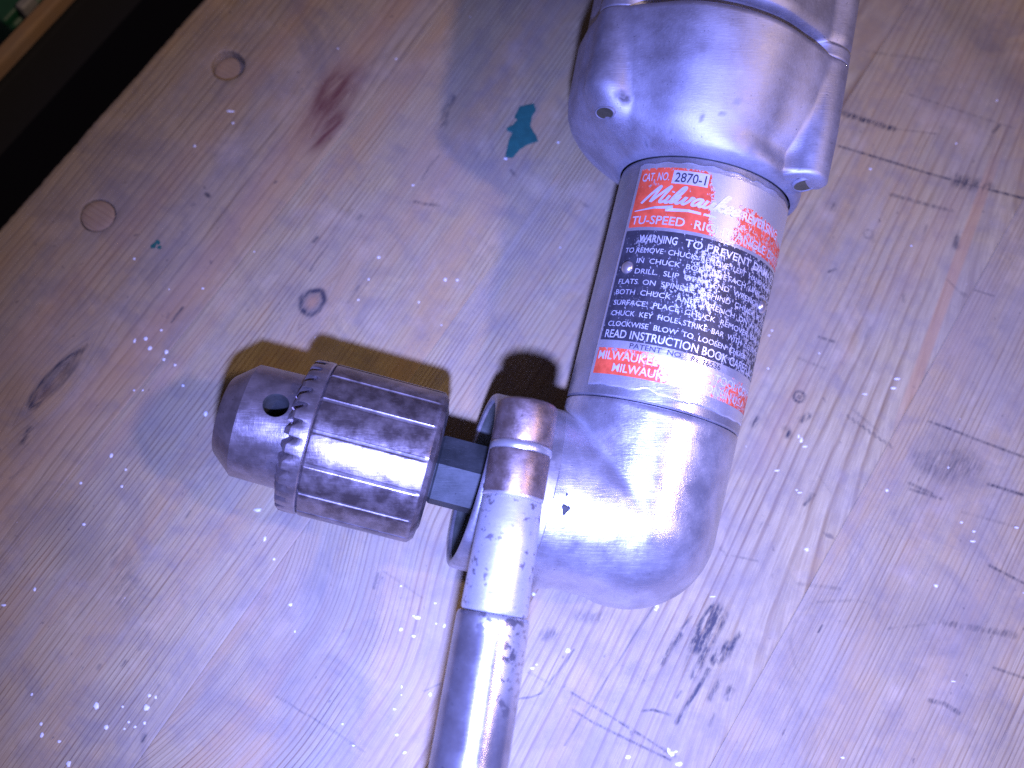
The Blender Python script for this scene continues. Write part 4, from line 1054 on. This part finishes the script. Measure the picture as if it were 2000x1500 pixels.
for i, (a0, tx) in enumerate(LINES):
    lettering(tx, a0, 31.5 - (8 if i == 7 else 0), 73.7 - 3.15 * i, 1.55, Lm, bold=0.0)
lettering('READ INSTRUCTION BOOK CAREFULLY', -22.6, 31.8, 48.7, 2.4, Lm, bold=0.008)
lettering('PATENT  NO.   RE.26536', -13.5, 13.5, 45.65, 1.5, Ik, 0.40)
lettering('MILWAUKEE ELECTRIC TOOL CORP.', -23.2, 32.0, 42.4, 2.5, Lm, bold=0.008)
lettering('MILWAUKEE WISCONSIN U.S.A.', -17.2, 29.0, 39.0, 2.4, Lm, bold=0.008)
# script logo: pen strokes, then the lightning underline
def stroke(pts, w0, w1=None):
    v, f = [], []
    n_ = len(pts)
    for i, (x, y) in enumerate(pts):
        p, q_ = pts[max(0, i - 1)], pts[min(n_ - 1, i + 1)]
        dx, dy = q_[0] - p[0], q_[1] - p[1]; l = math.hypot(dx, dy) or 1
        w_ = w0 + ((w1 if w1 is not None else w0) - w0) * i / max(1, n_ - 1)
        v += [(x - dy / l * w_ / 2, y + dx / l * w_ / 2), (x + dy / l * w_ / 2, y - dx / l * w_ / 2)]
        if i: f.append((2 * i - 2, 2 * i - 1, 2 * i + 1, 2 * i))
    return v, f
GL = {'M': [[(0, 0), (.35, .9), (.62, 1.5), (.66, 1.3), (.60, .3), (.62, .1)], [(.62, .1), (1.0, .9), (1.28, 1.5), (1.32, 1.3), (1.22, .25), (1.35, .05), (1.55, .25)]],
      'i': [[(0, .7), (-.02, .2), (.08, .02), (.3, .25)], [(.05, .98), (.07, 1.08)]], 'l': [[(0, .2), (.3, .9), (.32, 1.5), (.16, 1.4), (.0, .5), (.05, .05), (.3, .25)]],
      'w': [[(0, .7), (-.02, .2), (.1, .02), (.3, .3), (.38, .7), (.36, .2), (.5, .02), (.7, .4), (.72, .7), (.9, .6)]],
      'a': [[(.45, .6), (.25, .7), (.03, .4), (.1, .04), (.3, .15), (.47, .7), (.45, .2), (.55, .02), (.75, .25)]],
      'u': [[(0, .7), (-.02, .2), (.1, .02), (.3, .25), (.42, .7), (.4, .15), (.52, .02), (.7, .25)]],
      'k': [[(0, .2), (.3, 1.2), (.25, 1.5), (.12, 1.3), (0, 0)], [(.05, .35), (.35, .7), (.4, .5), (.12, .4), (.35, .05), (.55, .2)]],
      'e': [[(0, .3), (.3, .45), (.3, .68), (.12, .65), (.02, .3), (.15, .02), (.5, .25)]]}
ADV = {'M': 1.62, 'i': .30, 'l': .36, 'w': .92, 'a': .74, 'u': .68, 'k': .55, 'e': .48}
v, f = [], []
x = 0
for c_ in 'Milwaukee':
    for pts in GL[c_]:
        fine = []
        for i in range(len(pts) - 1):
            p0, p1, p2, p3 = pts[max(0, i - 1)], pts[i], pts[i + 1], pts[min(len(pts) - 1, i + 2)]
            for t in (0, .25, .5, .75):
                fine.append(tuple(0.5 * (2 * p1[j] + (p2[j] - p0[j]) * t + (2 * p0[j] - 5 * p1[j] + 4 * p2[j] - p3[j]) * t * t + (3 * p1[j] - p0[j] - 3 * p2[j] + p3[j]) * t ** 3) for j in (0, 1)))
        fine.append(pts[-1])
        vv, ff = stroke([(x + px_ + 0.35 * py_, py_) for px_, py_ in fine], 0.19)
        f += [tuple(len(v) + i for i in q_) for q_ in ff]; v += vv
    x += ADV[c_]
W_ = x
v = [(-21.0 + px_ / W_ * 29.0, 88.0 + py_ * 3.4) for px_, py_ in v]
for pts, w0, w1 in (([(-22.6, 85.6), (-16, 86.5), (-10.5, 86.9)], 0.25, 1.0), ([(-12.5, 86.0), (-6, 86.4), (2, 86.2)], 1.0, 0.6), ([(-11.2, 86.9), (-12.2, 86.0)], 0.8, 0.8)):
    vv, ff = stroke(pts, w0, w1); f += [tuple(len(v) + i for i in q_) for q_ in ff]; v += vv
o = obj('script_logo', [cyl(a, s, 0.44 + 0.0004 * i) for i, (a, s) in enumerate(v)], f, Lm, plate, smooth=False); fix_normals(o)
# rivets
for a, s in ((-20.4, 68.4), (26.0, 67.8)):
    fr = Frame(cyl(a, s, 0.3), cyl(a, s, 1) - cyl(a, s, 0), FN.a)
    lathe_obj('rivet', fr, [(0, 1.95), (0.35, 1.9), (0.8, 1.6), (1.15, 1.1), (1.32, 0.5), (1.35, 0.05)], M['rivet'], plate, 28, sharp=60)
